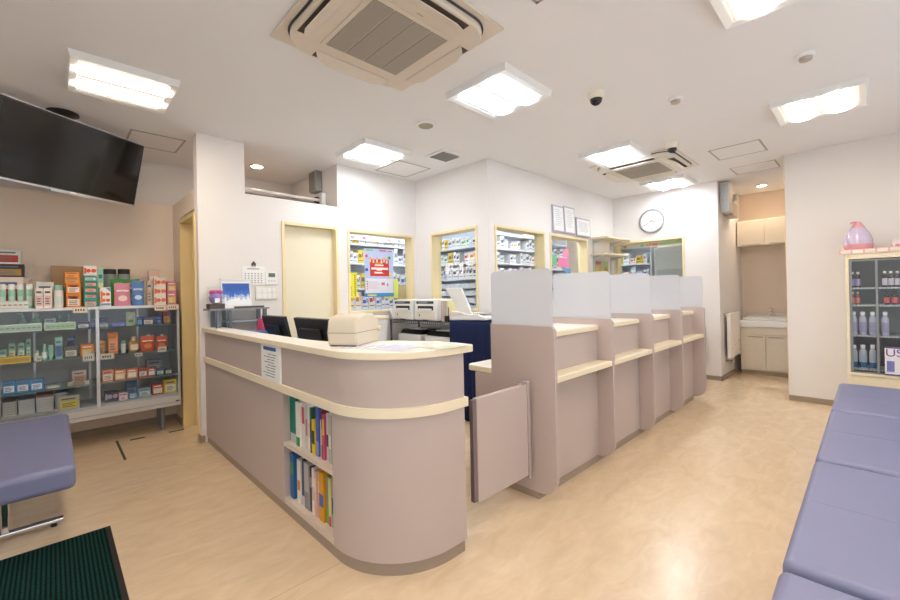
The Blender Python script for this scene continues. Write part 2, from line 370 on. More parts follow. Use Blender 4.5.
# notice sheet on the counter front
ns = T('notice_sheet', 'small printed notice in a clear sleeve hanging on the front of the mauve counter', 'notice', (.975, 2.63, .775))
mb = MB(); mb.box(-.004, .008, -.155, .145, 0, .235); mb.build('sheet', PAPER, ns)
mb = MB(); mb.box(-.0055, -.004, -.10, .10, .190, .212); mb.build('heading', K('3d5a9e'), ns)
mb = MB(); random.seed(3)
for i in range(9):
    a = -.12 + random.random() * .05
    for j in range(2 + i % 2): 
        b_ = a + .04 + random.random() * .05; mb.box(-.0055, -.004, a, min(b_, .12), .165 - i * .017, .169 - i * .017); a = b_ + .012
        if a > .08: break
mb.build('print', K('707680'), ns)
mb = MB(); mb.box(-.008, .0095, -.155, .145, .228, .242); mb.build('clip', CGLASS, ns)

# ---------------------------------------------------------------- swing gates
def gate(name, label, x0, x1, y, post_x, ztop=.72, side=1):
    g = T(name, label, 'gate', ((x0 + x1) / 2, y, 0))
    B(x0, x1, y - .016, y + .016, .17, ztop).build('panel', LAM, g, world=True, bev=.003)
    B(post_x - .013, post_x + .013, y - .02, y + .02, .15, ztop + .015).build('post', M('grey_mauve_post', 'b3a6a6', .35), g, world=True, bev=.003)
    B(post_x - .07, post_x - .013, y - .012, y + .012, ztop, ztop + .014).build('hinge', CHROME, g, world=True, bev=.002)
    return g
g1 = gate('swing_gate', 'low mauve swing gate between the rounded reception counter and the first consultation booth', 1.625, 2.085, 1.50, 2.10, .73)
B(1.486, 1.515, 1.47, 1.53, .17, .73).build('latch_post', M('dark_mauve', '7c6c6c', .5), g1, world=True)
B(1.597, 1.6245, 1.488, 1.512, .18, .725).build('edge_strip', MC['dark_mauve'], g1, world=True)
gate('swing_gate', 'low mauve gate behind the far end of the booths beside the clock wall', 5.95, 6.60, 1.66, 6.63, .72)

# ---------------------------------------------------------------- consultation booths
cb = T('consultation_counter', 'row of four mauve consultation booths with cream shelves and frosted screens', 'counter', (3.75, 1.6, 0))
PX = [2.16 + .795 * i for i in range(5)]
for i, x in enumerate(PX):
    r = .07
    pts = [(1.83, 1.085), (1.352, 1.085), (1.33, 1.063)]
    pts += [(1.33 + .12 - .12 * math.cos(a), .045 + .12 - .12 * math.sin(a)) for a in [PI / 2 * k / 8 for k in range(9)]]
    pts += [(1.83, .045)]
    if i == 0: pts = pts[:-1] + [(1.98, .045), (1.98, .738), (1.83, .738)]
    p = MB().prism(pts, 'x', x, x + .028).build('partition', LAM, cb, world=True, bev=.003)
    MB().prism(rrect(1.345, 1.825, 1.085, 1.44, .035, corners=(1, 1, 0, 0)), 'x', x + .008, x + .014).build('acrylic_screen', FROST, p).data.transform(Matrix.Translation((-3.75, -1.6, 0)))
for i in range(4):
    a, b = PX[i] + .028, PX[i + 1]
    B(a, b, 1.455, 1.475, .06, 1.0).build('front_panel', LAM, cb, world=True)
    B(a, b, 1.335, 1.455, .738, .775).build('bag_shelf', WOOD, cb, world=True, bev=.004)
    B(a, b, 1.44, 1.80, 1.0, 1.035).build('ledge', [WOOD], cb, world=True, bev=.003)
    B(a, b, 1.46, 1.80, 1.0352, 1.037).build('ledge_top', WTOP, cb, world=True)
B(2.165, 5.36, 1.465, 1.81, 0, .06).build('kick_board', LAMK, cb, world=True)
B(2.19, 5.36, 1.78, 1.80, .06, 1.0).build('back_panel', LAM, cb, world=True)
pts = [(2.19, 1.80), (2.165, 1.832), (2.165, 2.03), (2.18, 2.06), (2.21, 2.075), (5.36, 2.075), (5.36, 1.80)]
MB().prism(pts, 'z', .74, .78, caps=(0, 1)).build('inner_desk', [WOOD, WTOP], cb, world=True, bev=.004)
B(2.19, 5.36, 1.96, 1.975, .06, .74).build('desk_modesty_panel', LAM, cb, world=True)

# ---------------------------------------------------------------- benches
def bench(label, L, W, loc, rz, seams=1, plate=False, group=None):
    b = T('waiting_bench', label, 'bench', loc, rz, group)
    st = MB(); r = .04
    st.box(-L / 2, L / 2, -W / 2, W / 2, .295, .42); st.build('seat', VINYL, b, bev=.03, seg=5)
    sm = MB()
    for k in range(seams):
        x = -L / 2 + L * (k + 1) / (seams + 1); sm.tube([(x, -W / 2 + .03, .4195), (x, W / 2 - .03, .4195)], .0012, 6)
    if seams: sm.build('seam', VINYL, b)
    for x in (-L / 2 + .33, L / 2 - .33):
        MB().box(x - .03, x + .03, -.015, .015, .045, .297).build('leg', CHROME, b, bev=.004)
        MB().tube([(x, -W / 2 + .05, .03), (x, W / 2 - .05, .03)], .018, 12).build('foot_rail', CHROME, b)
        for s_ in (-1, 1): MB().cyl((x, s_ * (W / 2 - .09), 0), (x, s_ * (W / 2 - .09), .02), .014).build('glide', BLACK, b)
        MB().box(x - .025, x + .025, -W / 2 + .06, W / 2 - .06, .278, .297).build('bracket', CHROME, b)
    return b
bench('periwinkle backless waiting bench by the glass display cabinet and dark mat', 1.46, .56, (-.20, 3.72, 0), PI / 2, 0)
GB = 'row of waiting benches along the right side'
for (x0, x1), lb in zip(((3.985, 5.10), (2.80, 3.955), (1.665, 2.77), (.50, 1.635)),
        ('periwinkle bench at the far end of the right-hand row, in front of the bottle cabinet',
         'second periwinkle bench from the bottle cabinet in the right-hand row',
         'third periwinkle bench from the bottle cabinet, its seam and shine in view at lower right',
         'nearest periwinkle bench of the right-hand row, cut off at the bottom right corner')):
    bench(lb, x1 - x0, .56, ((x0 + x1) / 2, -.065, 0), 0, 1, group=GB)

# mat and floor hatch
mt = T('floor_mat', 'dark green ribbed entrance mat with black rubber edge', 'mat', (-.7, 2.1, 0))
B(-1.45, .20, 1.0, 3.06, .001, .009).build('pile', mat_ribbed('ribbed_green', '0a1413', '17453f'), mt, world=True)
B(-1.47, .222, .98, 3.075, .0005, .004).build('rubber_edge', M('rubber', '241f1e', .8), mt, world=True)
hs = T('floor_hatch', 'flush floor hatch outlined by short dark strips beside the display cabinet', 'hatch', (.66, 4.5, 0))
B(.40, .418, 4.25, 4.87, .0004, .003).build('edge_strip', M('strip_dark', '4f4336', .6), hs, world=True)
B(.50, .61, 4.79, 4.82, .0004, .003).build('edge_strip', MC['strip_dark'], hs, world=True)
B(.80, .925, 4.78, 4.81, .0004, .003).build('edge_strip', MC['strip_dark'], hs, world=True)
# ---------------------------------------------------------------- ceiling
def diffuser_mat(name, col, st):
    if name in MC: return MC[name]
    m = M(name, (.55, .55, .55), .5, var=0, emit=col, estr=st); N = m.node_tree.nodes; L = m.node_tree.links
    # the tube sits in the middle of each lobe: it glows strongest there and fades to the lobe's sides
    tc = N.new('ShaderNodeTexCoord'); sx = N.new('ShaderNodeSeparateXYZ'); L.new(tc.outputs['Object'], sx.inputs[0])
    def mth(op, a, b_=None):
        n = N.new('ShaderNodeMath'); n.operation = op
        for i, v in enumerate((a, b_)):
            if v is None: continue
            if isinstance(v, (int, float)): n.inputs[i].default_value = v
            else: L.new(v, n.inputs[i])
        return n.outputs[0]
    t = mth('DIVIDE', mth('SUBTRACT', mth('ABSOLUTE', sx.outputs[1]), .1175), .1175)
    g = mth('MAXIMUM', mth('SUBTRACT', 1.0, mth('POWER', mth('ABSOLUTE', t), 1.3)), 0)
    L.new(mth('ADD', mth('MULTIPLY', mth('POWER', g, 3), st), .18), N['Principled BSDF'].inputs['Emission Strength'])
    return m
def light(label, cx, cy, warm, scale=1, bright=False, group='square twin-lobe ceiling lights'):
    t = T('ceiling_light', label, 'light', (cx, cy, H), group=group)
    mb = MB(); a, b, h = .285, .235, -.045; c = .275
    for sx, sy in ((1, 0), (-1, 0), (0, 1), (0, -1)):
        def q(r, z, k):
            return (sx * r, k * r, z) if sx else (k * r, sy * r, z)
        P = [q(a, 0, -1), q(a, 0, 1), q(c, h, -1), q(c, h, 1), q(b, h + .006, -1), q(b, h + .006, 1), q(b, -.005, -1), q(b, -.005, 1)]
        v = [mb.bm.verts.new(p) for p in P]
        for i in (0, 2, 4): mb._f([v[i], v[i + 1], v[i + 3], v[i + 2]])
    mb.build('frame', WHITE, t)
    for s in (-1, 1):
        mb = MB(); n = 10; w_ = b / 2; pts = []
        for i in range(n + 1):
            y = (-w_ + 2 * w_ * i / n) * .92; pts.append((s * w_ + y, -.022 - .034 * math.cos(PI * y / (2 * w_))))
        pts += [(s * w_ + w_ * .92, -.008), (s * w_ - w_ * .92, -.008)]
        mb.prism(pts, 'x', -b + .002, b - .002, smooth=False)
        mb.build('diffuser', diffuser_mat('warm_diffuser', WARM, WARM_W) if warm else diffuser_mat('bright_diffuser' if bright else 'cool_diffuser', COOL, COOL_W * (1.4 if bright else 1)), t)
    return t
light('warm square ceiling light above the television', .37, 3.57, True)
light('cool square ceiling light beside the large air conditioner', 2.42, 1.92, False)
light('cool square ceiling light nearest the loft opening and round speaker', 2.44, 3.62, False)
light('cool square ceiling light in front of the smaller air conditioner', 4.46, 1.94, False)
light('cool square ceiling light behind the smaller air conditioner, nearest the clock', 6.22, 1.96, False)
light('warm square ceiling light nearest the right-hand wall', 4.50, .27, True)
light('warm square ceiling light cut off by the top edge of the photo', 2.48, .27, True)
light('warm square ceiling light behind the viewer by the entrance', .37, 1.20, True)
light('warm square ceiling light behind the viewer near the front wall', .37, -.55, True)
for x, y in ((3.4, 4.75), (5.4, 4.75), (5.0, 3.5), (7.45, 3.2)):
    light('cool square ceiling light inside the dispensary', x, y, False, bright=True, group='dispensary ceiling lights')

def aircon(label, cx, cy, m1, full=True):
    t = T('ceiling_air_conditioner', label, 'air conditioner', (cx, cy, H))
    S_ = .475
    MB().box(-S_, S_, -S_, S_, -.012, 0).build('panel', m1, t, bev=.004)
    body = rrect(-.43, .43, -.43, .43, .16, 7)
    MB().prism(body, 'z', -.055, -.0125).build('body', m1, t, bev=.012, seg=3)
    MB().tube([(x, y, -.014) for x, y in rrect(-.435, .435, -.435, .435, .165, 7)], .006, 6, closed=True).build('shadow_gap', DGREY, t)
    gm = bpy.data.materials.get('grille_mesh')
    if gm is None:
        gm = M('grille_mesh', 'a0968a', .6, var=.12, scale=120)
    MB().box(-.27, .27, -.27, .27, -.062, -.055).build('grille_frame', m1, t, bev=.003)
    for k in range(4):
        x = -.245 + k * .1245; MB().box(x, x + .1165, -.245, .245, -.066, -.062).build('grille', gm, t)
    for k in range(4):
        R_ = Matrix.Rotation(k * PI / 2, 4, 'Z')
        MB().box(-.25, .25, .345, .412, -.0565, -.05, mat=R_).build('air_slot', M('slot_dark', '574c44', .8), t)
        tilt = R_ @ Matrix.Translation((0, .342, -.058)) @ Matrix.Rotation(-.40, 4, 'X')
        mb = MB(); mb.prism([(-.26, 0), (.26, 0), (.23, .045), (.16, .072), (-.16, .072), (-.23, .045)], 'z', -.003, .003)
        mb.bm.transform(tilt); mb.build('louver', m1, t, bev=.002)
    MB().box(-.02, .02, -.30, -.292, -.0565, -.055).build('badge', M('badge_tan', 'b8a998', .5), t)
    return t
ACM = M('ac_beige', 'dccfc0', .5, var=.01); ACW = M('ac_white', 'e4ddd2', .5, var=.01)
aircon('large beige cassette air conditioner at the top of the photo with grey grille', 1.385, 1.90, ACM)
aircon('smaller-looking far cassette air conditioner between two lights in front of the clock', 5.18, 1.90, ACW)

def hatch(label, x0, x1, y0, y1, z=H):
    t = T('ceiling_hatch', label, 'hatch', ((x0 + x1) / 2, (y0 + y1) / 2, z), group='flush ceiling access hatches')
    a = MB(); w_ = .016
    a.box(x0, x1, y0, y0 + w_, z - .004, z).box(x0, x1, y1 - w_, y1, z - .004, z).box(x0, x0 + w_, y0, y1, z - .004, z).box(x1 - w_, x1, y0, y1, z - .004, z)
    a.build('rim', M('hatch_rim', 'b4a99f', .5), t, world=True)
    B(x0 + w_, x1 - w_, y0 + w_, y1 - w_, z - .002, z).build('panel', CEIL, t, world=True)
hatch('square flush ceiling hatch above the doorway beside the television', .51, .93, 4.50, 4.95)
hatch('square flush ceiling hatch beyond the light near the loft opening', 2.80, 3.27, 3.65, 4.13)
hatch('nearer square ceiling hatch above the passage to the sink nook', 5.17, 5.65, .76, 1.22)
hatch('farther square ceiling hatch just in front of the sink nook', 6.14, 6.57, .76, 1.22)
hatch('ceiling hatch whose corner shows at the top edge of the photo', 1.36, 1.83, .72, 1.19)

t = T('ceiling_vent', 'small square ceiling vent with grey slats between hatch and wall corner', 'vent', (3.08, 3.21, H))
MB().box(-.165, .165, -.14, .14, -.014, 0).build('frame', WHITE, t, bev=.004)
mb = MB()
for k in range(9): mb.box(-.12, .12, -.105 + k * .024, -.092 + k * .024, -.022, -.014)
mb.build('slats', M('vent_grey', '8f8c88', .5), t)
t = T('ceiling_speaker', 'round beige flush disc on the ceiling beside the small vent', 'speaker', (2.40, 2.73, H))
MB().lathe([(.085, 0), (.083, -.008), (.068, -.010)]).build('rim', WHITE, t); MB().lathe([(.066, -.009), (.064, -.013), (.001, -.013)]).build('cover', M('speaker_beige', 'b5ab98', .7), t)
def dome(label, x, y):
    t = T('dome_camera', label, 'security camera', (x, y, H), group='ceiling dome cameras')
    MB().lathe([(.062, 0), (.060, -.02), (.052, -.052)]).build('housing', M('camera_cream', 'ece2d0', .4), t)
    MB().lathe([(.045, -.050)] + [(.045 * math.cos(a), -.052 - .045 * math.sin(a)) for a in [PI / 2 * k / 8 for k in range(8)]] + [(.001, -.097)]).build('dome', M('dome_dark', '15161c', .08), t)
    MB().cyl((-.018, -.018, -.085), (-.026, -.026, -.101), .013).build('lens', BLACK, t)
dome('nearer black dome security camera on the ceiling in front of the square light', 2.98, 1.43)
dome('farther black dome security camera beside the far air conditioner', 4.62, 1.41)
def det(label, x, y):
    t = T('smoke_detector', label, 'detector', (x, y, H), group='ceiling detectors')
    MB().lathe([(.052, 0), (.052, -.012), (.045, -.018)]).build('base', WHITE, t)
    MB().lathe([(.035, -.018), (.033, -.036), (.02, -.042), (.001, -.042)]).build('sensor', M('sensor_grey', 'b8aca4', .5), t)
det('small round detector on the ceiling right of the nearer dome camera', 3.55, 1.05)
det('small round detector on the ceiling nearest the right-hand light', 3.53, .27)
def downlight(label, x, y, power):
    t = T('downlight', label, 'light', (x, y, H), group='small warm downlights')
    MB().lathe([(.075, 0), (.073, -.008), (.06, -.008)]).build('trim', M('downlight_trim', 'f0dcc0', .5), t)
    MB().lathe([(.058, -.004), (.056, -.010), (.001, -.012)]).build('lamp', M('downlight_glow', (1, 1, 1), .4, emit=DOWN, estr=22), t)
    l = bpy.data.lights.new('downlight_lamp', 'SPOT'); l.energy = power; l.color = DOWN; l.spot_size = 2.3; l.spot_blend = .8; l.shadow_soft_size = .05
    lo = bpy.data.objects.new('downlight_lamp', l); C.objects.link(lo); lo.location = (0, 0, -.02); lo.parent = t
downlight('warm downlight inside the loft opening above the reception door wall', 1.70, 4.87, 12)
downlight('warm downlight over the sink nook', 7.55, 1.10, 13)

# ---------------------------------------------------------------- loft contents
t = T('curtain_rail', 'pale rail running across the loft opening under the warm downlight', 'rail', (1.7, 4.62, 2.42))
MB().tube([(1.06, 4.62, 2.455), (2.35, 4.62, 2.455)], .018, 10).build('rail', WHITE, t, world=True)
B(1.07, 2.345, 4.66, 4.70, 2.30, 2.43).build('backing_board', M('loft_board', '8a7668', .6), t, world=True)
t = T('wall_speaker', 'grey loudspeaker mounted high on the side wall of the loft opening', 'speaker', (2.31, 4.66, 2.55))
B(2.26, 2.345, 4.57, 4.75, 2.55, 2.80).build('cabinet', M('speaker_grey', '9a9894', .5), t, world=True, bev=.01)
B(2.253, 2.26, 4.585, 4.735, 2.57, 2.78).build('grille', M('speaker_grille', '86857f', .7, var=.2, scale=200), t, world=True)
t = T('router', 'small black and white adapter boxes below the loft loudspeaker', 'electrical box', (2.33, 4.6, 2.32))
B(2.30, 2.345, 4.66, 4.70, 2.36, 2.50).build('black_box', BLACK, t, world=True)
B(2.30, 2.345, 4.50, 4.56, 2.34, 2.52).build('white_box', WHITE, t, world=True)

# ---------------------------------------------------------------- television
P1 = Vector((.622, 4.597, 2.697)); P2 = Vector((.551, 4.704, 2.162)); hd = Vector((-.834, -.552, 0)).normalized()
TW = 1.015; up = (P1 - P2).normalized(); nrm = hd.cross(up).normalized()
# local axes: x along the screen to the right, z up the screen, y away from the viewer
tv = T('television', 'large black flat television tilted down from the ceiling, cut off by the left edge', 'television')
tv.matrix_world = Matrix.Identity(4)
cen = P2 + hd * TW / 2
ax, az = -hd, up; ay = az.cross(ax)
Mx = Matrix(((ax.x, ay.x, az.x, cen.x), (ax.y, ay.y, az.y, cen.y), (ax.z, ay.z, az.z, cen.z), (0, 0, 0, 1)))
tv.location = cen; tv.rotation_euler = Mx.to_euler()
hgt = (P1 - P2).length
MB().box(-TW / 2, TW / 2, 0, .045, 0, hgt).build('casing', BLACK, tv, bev=.004)
MB().box(-TW / 2 + .012, TW / 2 - .012, -.002, 0, .018, hgt - .012).build('screen', SCREEN, tv)
MB().box(-TW / 2, TW / 2, -.004, .012, -.005, .008).build('bezel', ALU, tv)
MB().box(-TW / 2, TW / 2, .0, .012, hgt, hgt + .004).build('top_bezel', ALU, tv)
MB().box(-.15, .15, -.004, .012, -.016, -.005).build('sensor_bar', ALU, tv)
MB().box(-.02, .02, -.0055, -.0035, -.002, .006).build('badge', M('badge_white', 'ffffff', .3), tv)
MB().box(-.16, .16, .045, .075, .18, .42).build('mount_plate', BLACK, tv, bev=.005)
tm = T('ceiling_mount', 'black round ceiling plate and pole carrying the television', 'mount', (.08, 4.46, H))
MB().lathe([(.10, 0), (.10, -.012), (.06, -.03), (.03, -.04)]).build('ceiling_plate', BLACK, tm)
MB().cyl((0, 0, -.03), (0, 0, -.36), .025).build('pole', BLACK, tm)
MB().box(-.03, .03, -.06, .03, -.42, -.34).build('bracket', BLACK, tm, rz=math.atan2(.834, -.552) - PI / 2 + PI)

# ---------------------------------------------------------------- wall things
def clock():
    c = T('wall_clock', 'round silver-rimmed white wall clock above the far window', 'clock', (6.68, 2.345, 2.352), rot=FX)
    # local x to the viewer's right, local y up, local z out of the wall
    R = .185
    MB().lathe([(R - .001, 0), (R, .028), (R - .006, .034), (R - .020, .034), (R - .026, .022)], n=48, caps=False).build('rim', M('clock_rim', '9fa2a6', .35, metal=.4), c)
    MB().cyl((0, 0, .002), (0, 0, .022), R - .022, n=48, smooth=False).build('dial', PAPER, c)
    mk = MB()
    for k in range(60):
        a = k * PI / 30; r1 = R - .03; r0_ = r1 - (.014 if k % 5 == 0 else .006); w_ = .0025 if k % 5 == 0 else .001
        mk.box(-w_, w_, r0_, r1, .0222, .0232, mat=Matrix.Rotation(-a, 4, 'Z'))
    mk.build('markings', K('55585c'), c)
    for k in range(1, 13):
        a = PI / 2 - k * PI / 6; text(str(k), .032, ((R - .06) * math.cos(a), (R - .06) * math.sin(a), .0225), (0, 0, 0), K('505357'), c, 'numeral')
    MB().box(-.004, .004, -.02, .085, .0245, .026, mat=Matrix.Rotation(-math.radians(110), 4, 'Z')).build('hour_hand', K('2b2b2e'), c)
    MB().box(-.003, .003, -.025, .13, .0265, .028, mat=Matrix.Rotation(-math.radians(240), 4, 'Z')).build('minute_hand', K('2b2b2e'), c)
    MB().cyl((0, 0, .022), (0, 0, .03), .007).build('cap', K('2b2b2e'), c)
clock()
def cert(label, x0, x1, z0, z1, yb, lean, line_seed):
    w_ = x1 - x0; h_ = z1 - z0
    c = T('framed_certificate', label, 'certificate', (x0 + w_ / 2, yb, z0), rot=(lean, 0, 0), group='framed certificates over the window')
    MB().box(-w_ / 2, w_ / 2, 0, .015, 0, h_).build('frame', M('lilac_frame', 'b9b2c4', .4), c, bev=.002)
    MB().box(-w_ / 2 + .02, w_ / 2 - .02, -.002, 0, .02, h_ - .02).build('sheet', PAPER, c)
    mb = MB(); rs = random.Random(line_seed)
    for k in range(9):
        a = -w_ / 2 + .05 + rs.random() * .02; b_ = w_ / 2 - .05 - rs.random() * .06
        z = h_ - .06 - k * (h_ - .1) / 10; mb.box(a, b_, -.003, -.002, z - .003, z + .001)
    mb.build('print', K('a9abb8'), c)
cert('leftmost tall framed certificate leaning on top of the window frame', 4.80, 5.08, 2.10, 2.46, 2.928, -.045, 1)
cert('middle framed certificate touching the leftmost one on the window frame', 5.09, 5.38, 2.10, 2.48, 2.928, -.045, 2)
cert('rightmost and shortest framed certificate on the window frame beside the wall shelves', 5.42, 5.83, 2.09, 2.36, 2.928, -.045, 3)
sh = T('wall_shelf', 'two cream wall shelves on metal brackets in the corner under the certificates', 'shelf', (6.25, 2.96, 1.8))
B(5.86, 6.66, 2.68, 2.96, 2.075, 2.10).build('board', WOOD, sh, world=True, bev=.003)
B(5.86, 6.66, 2.68, 2.96, 1.825, 1.85).build('board', WOOD, sh, world=True, bev=.003)
for x in (5.95, 6.55):
    MB().box(x - .008, x + .008, 2.945, 2.96, 1.45, 2.075).build('rail', ALU, sh, world=True)
    for z in (2.075, 1.825): MB().prism([(2.95, z), (2.74, z), (2.95, z - .06)], 'x', x - .004, x + .004).build('bracket', ALU, sh, world=True)
pc = T('colourful_poster', 'small green and yellow illustrated poster on the wall under the cream shelves', 'poster', (6.2, 2.955, 1.45))
B(6.0, 6.45, 2.952, 2.96, 1.45, 1.76).build('sheet', K('b9cf8e'), pc, world=True)
mb = MB(); mb.box(6.02, 6.2, 2.9505, 2.952, 1.70, 1.745); mb.build('heading', K('d0708a'), pc, world=True)
mb = MB()
for x, z in ((6.06, 1.6), (6.2, 1.58), (6.34, 1.62), (6.14, 1.66)): mb.lathe([(.001, 0), (.045, 0), (.045, .0015)], n=12)
mb.bm.free()
for i, (x, z, c_) in enumerate(((6.07, 1.6, 'e6d65a'), (6.22, 1.57, 'e6d65a'), (6.36, 1.62, 'd9a54a'), (6.16, 1.66, 'e8a0a8'))):
    MB().cyl((x, 2.9515, z), (x, 2.9505, z), .05, n=14).build('picture', K(c_), pc, world=True)

# reception wall: calendar, thermostat, switch plate
cl = T('wall_calendar', 'white monthly wall calendar hung on a dark clip left of the cream door', 'calendar', (1.42, 4.215, 1.42))
B(1.31, 1.525, 4.212, 4.218, 1.42, 1.605).build('sheet', PAPER, cl, world=True)
mb = MB(); 
for r_ in range(5):
    for c_ in range(6): mb.box(1.335 + c_ * .03, 1.348 + c_ * .03, 4.2105, 4.212, 1.44 + r_ * .022, 1.449 + r_ * .022)
mb.box(1.36, 1.47, 4.2105, 4.212, 1.575, 1.583); mb.build('dates', K('8f9298'), cl, world=True)
MB().prism([(1.40, 1.63), (1.42, 1.655), (1.44, 1.63), (1.435, 1.60), (1.42, 1.625), (1.405, 1.60)], 'y', 4.208, 4.22).build('clip', M('clip_brown', '5c4038', .4), cl, world=True)
th = T('thermostat', 'white thermostat with green display between calendar and door frame', 'thermostat', (1.575, 4.22, 1.42))
B(1.525, 1.64, 4.20, 4.22, 1.425, 1.555).build('case', WHITE, th, world=True, bev=.003)
B(1.555, 1.62, 4.1985, 4.20, 1.50, 1.54).build('display', M('lcd_green', '5c6b52', .3), th, world=True)
mb = MB()
for k in range(3): mb.box(1.55 + k * .028, 1.565 + k * .028, 4.198, 4.20, 1.455, 1.468)
mb.build('buttons', LGREY, th, world=True)
sp = T('switch_plate', 'wide white light switch plate below the thermostat', 'switch', (1.54, 4.22, 1.29))
B(1.43, 1.645, 4.205, 4.22, 1.275, 1.405).build('plate', OFFW, sp, world=True, bev=.003)
mb = MB()
for r_ in range(2):
    for k in range(4): mb.box(1.445 + k * .048, 1.485 + k * .048, 4.202, 4.205, 1.287 + r_ * .056, 1.336 + r_ * .056)
mb.build('switches', WHITE, sp, world=True, bev=.002)
MB().box(1.585, 1.592, 4.201, 4.203, 1.35, 1.357).box(1.585, 1.592, 4.201, 4.203, 1.32, 1.327).build('indicator', M('led_green', '9acb6a', .4), sp, world=True)
# ---------------------------------------------------------------- desktop equipment
og = T('desk_organizer', 'grey metal two-tier desk organizer standing behind the far end of the counter', 'organizer', (1.24, 4.05, .73))
B(.975, 1.48, 3.99, 4.205, 1.19, 1.205).build('top_shelf', M('organizer_grey', '8b9096', .45, metal=.3), og, world=True)
B(1.12, 1.46, 4.0, 4.20, 1.08, 1.092).build('tray', M('tray_clear', 'aeb8c2', .4), og, world=True)
for x0 in (1.03, 1.125, 1.43):
    for y0 in (4.0, 4.165): B(x0, x0 + .03, y0, y0 + .03, .73, 1.19).build('leg', M('organizer_leg', '6d747c', .4, metal=.3), og, world=True)
bx = T('gift_box', 'clear gift box with a purple bouquet and pink bow on a dark stand', 'gift box', (1.04, 4.05, 1.205))
B(.98, 1.10, 4.0, 4.12, 1.205, 1.25).build('stand', M('stand_brown', '5b4a47', .5), bx, world=True, bev=.002)
MB().lathe([(.02, 1.25), (.045, 1.27), (.055, 1.31), (.04, 1.34), (.001, 1.345)], (1.04, 4.06, 0), n=14).build('bouquet', M('purple_paper', '9a7fc8', .6, var=.3, scale=60), bx, world=True)
mb = MB(); mb.lathe([(.001, 1.335), (.03, 1.34), (.034, 1.355), (.02, 1.37), (.001, 1.372)], (1.02, 4.055, 0), n=10).lathe([(.001, 1.335), (.03, 1.34), (.034, 1.355), (.02, 1.37), (.001, 1.372)], (1.065, 4.055, 0), n=10)
mb.build('bow', K('c2357e'), bx, world=True)
B(1.02, 1.06, 4.0, 4.004, 1.26, 1.30).build('card', PAPER, bx, world=True)
B(.983, 1.097, 4.003, 4.117, 1.25, 1.40).build('clear_case', GLASS, bx, world=True)
dc = T('picture_calendar', 'standing desk calendar with a photo of snowy firs under a blue sky', 'calendar', (1.21, 4.06, 1.205), rz=0)
MB().prism([(4.04, 1.206), (4.09, 1.47), (4.096, 1.47), (4.046, 1.206)], 'x', 1.09, 1.34).build('sheet', PAPER, dc, world=True)
mb = MB(); a, b = (4.04 + .05 * .12, 1.206 + .264 * .12), (4.04 + .05 * .86, 1.206 + .264 * .86)
mb.prism([(a[0] - .0015, a[1]), (b[0] - .0015, b[1]), (b[0], b[1]), (a[0], a[1])], 'x', 1.10, 1.33); mb.build('photo', sky_photo(), dc, world=True)
MB().prism([(4.09, 1.47), (4.14, 1.206), (4.146, 1.206), (4.096, 1.47)], 'x', 1.09, 1.34).build('back_stand', PAPER, dc, world=True)
MB().box(1.085, 1.345, 4.082, 4.104, 1.462, 1.478).build('binding', WHITE, dc, world=True)
tr = T('letter_tray', 'dark flat tray lying on the organizer in front of the snowy calendar', 'tray', (1.28, 3.97, 1.205))
MB().prism([(1.17, 3.992), (1.43, 3.992), (1.45, 4.035), (1.20, 4.035)], 'z', 1.205, 1.222).build('tray', M('tray_dark', '54504e', .5), tr, world=True, bev=.002)
pf = tag(MB().box(-.06, .06, -.004, .004, 0, .375).build('folder', K('d84a76'), None, loc=(1.335, 3.885, .732)), 'pink folder leaning behind the left monitor, below the organizer tray', 'folder'); pf.rotation_euler = (0, .18, .3)
tag(B(-.10, .10, -.10, .10, 0, .27).build('storage_box', K('5b7fc0'), None, loc=(1.27, 3.80, .731), bev=.004), 'blue storage box on the desk under the grey organizer', 'box')

def monitor(label, y0, y1, xt, group='desk monitors'):
    yc = (y0 + y1) / 2; W = y1 - y0
    m_ = T('monitor', label, 'monitor', (xt + .06, yc, .73), group=group)
    tilt = Matrix.Translation((-.04, 0, .25)) @ Matrix.Rotation(-.22, 4, 'Y')
    h_ = .32
    mb = MB(); mb.box(-.008, .022, -W / 2, W / 2, -h_ / 2, h_ / 2, mat=tilt); mb.build('casing', BLACK, m_, bev=.005)
    mb = MB(); mb.prism([(-W * .32, -h_ * .38), (W * .32, -h_ * .38), (W * .28, h_ * .28), (-W * .28, h_ * .28)], 'x', -.035, -.008); mb.bm.transform(tilt); mb.build('back_hump', BLACK, m_, bev=.008)
    mb = MB(); mb.box(.0222, .0235, -W / 2 + .014, W / 2 - .014, -h_ / 2 + .018, h_ / 2 - .014, mat=tilt); mb.build('screen', SCREEN, m_)
    MB().box(-.05, -.02, -.035, .035, .01, .22).build('stand', BLACK, m_, bev=.004)
    MB().box(-.10, .10, -.12, .12, 0, .012).build('foot', BLACK, m_, bev=.004)
    mb = MB(); mb.tube([tilt @ Vector((-.037, .02 * math.cos(a), -.03 + .02 * math.sin(a))) for a in [2 * PI * k / 14 for k in range(14)]], .002, 6, closed=True); mb.build('emblem', GREY, m_)
    return m_
monitor('black monitor seen from behind, the left one nearer the organizer', 3.34, 3.83, 1.37)
monitor('black monitor seen from behind, the right one beside the beige label printer', 2.60, 3.15, 1.37)
tag(B(-.12, .12, -.13, .13, 0, .275).build('document_box', WHITE, None, loc=(1.56, 3.18, .731), bev=.006), 'white box on the desk between and behind the two monitors', 'box')
# white cabinet under the first window
wc = T('storage_cabinet', 'white low cabinet with cream top under the first window', 'cabinet', (2.62, 3.97, 0))
B(2.25, 2.69, 3.80, 4.20, .04, 1.03).build('body', WHITE, wc, world=True, bev=.003); B(2.23, 2.71, 3.78, 4.205, 1.03, 1.065).build('top', WOOD, wc, world=True, bev=.004)
B(2.27, 2.67, 3.82, 4.18, 0, .04).build('plinth', LGREY, wc, world=True)

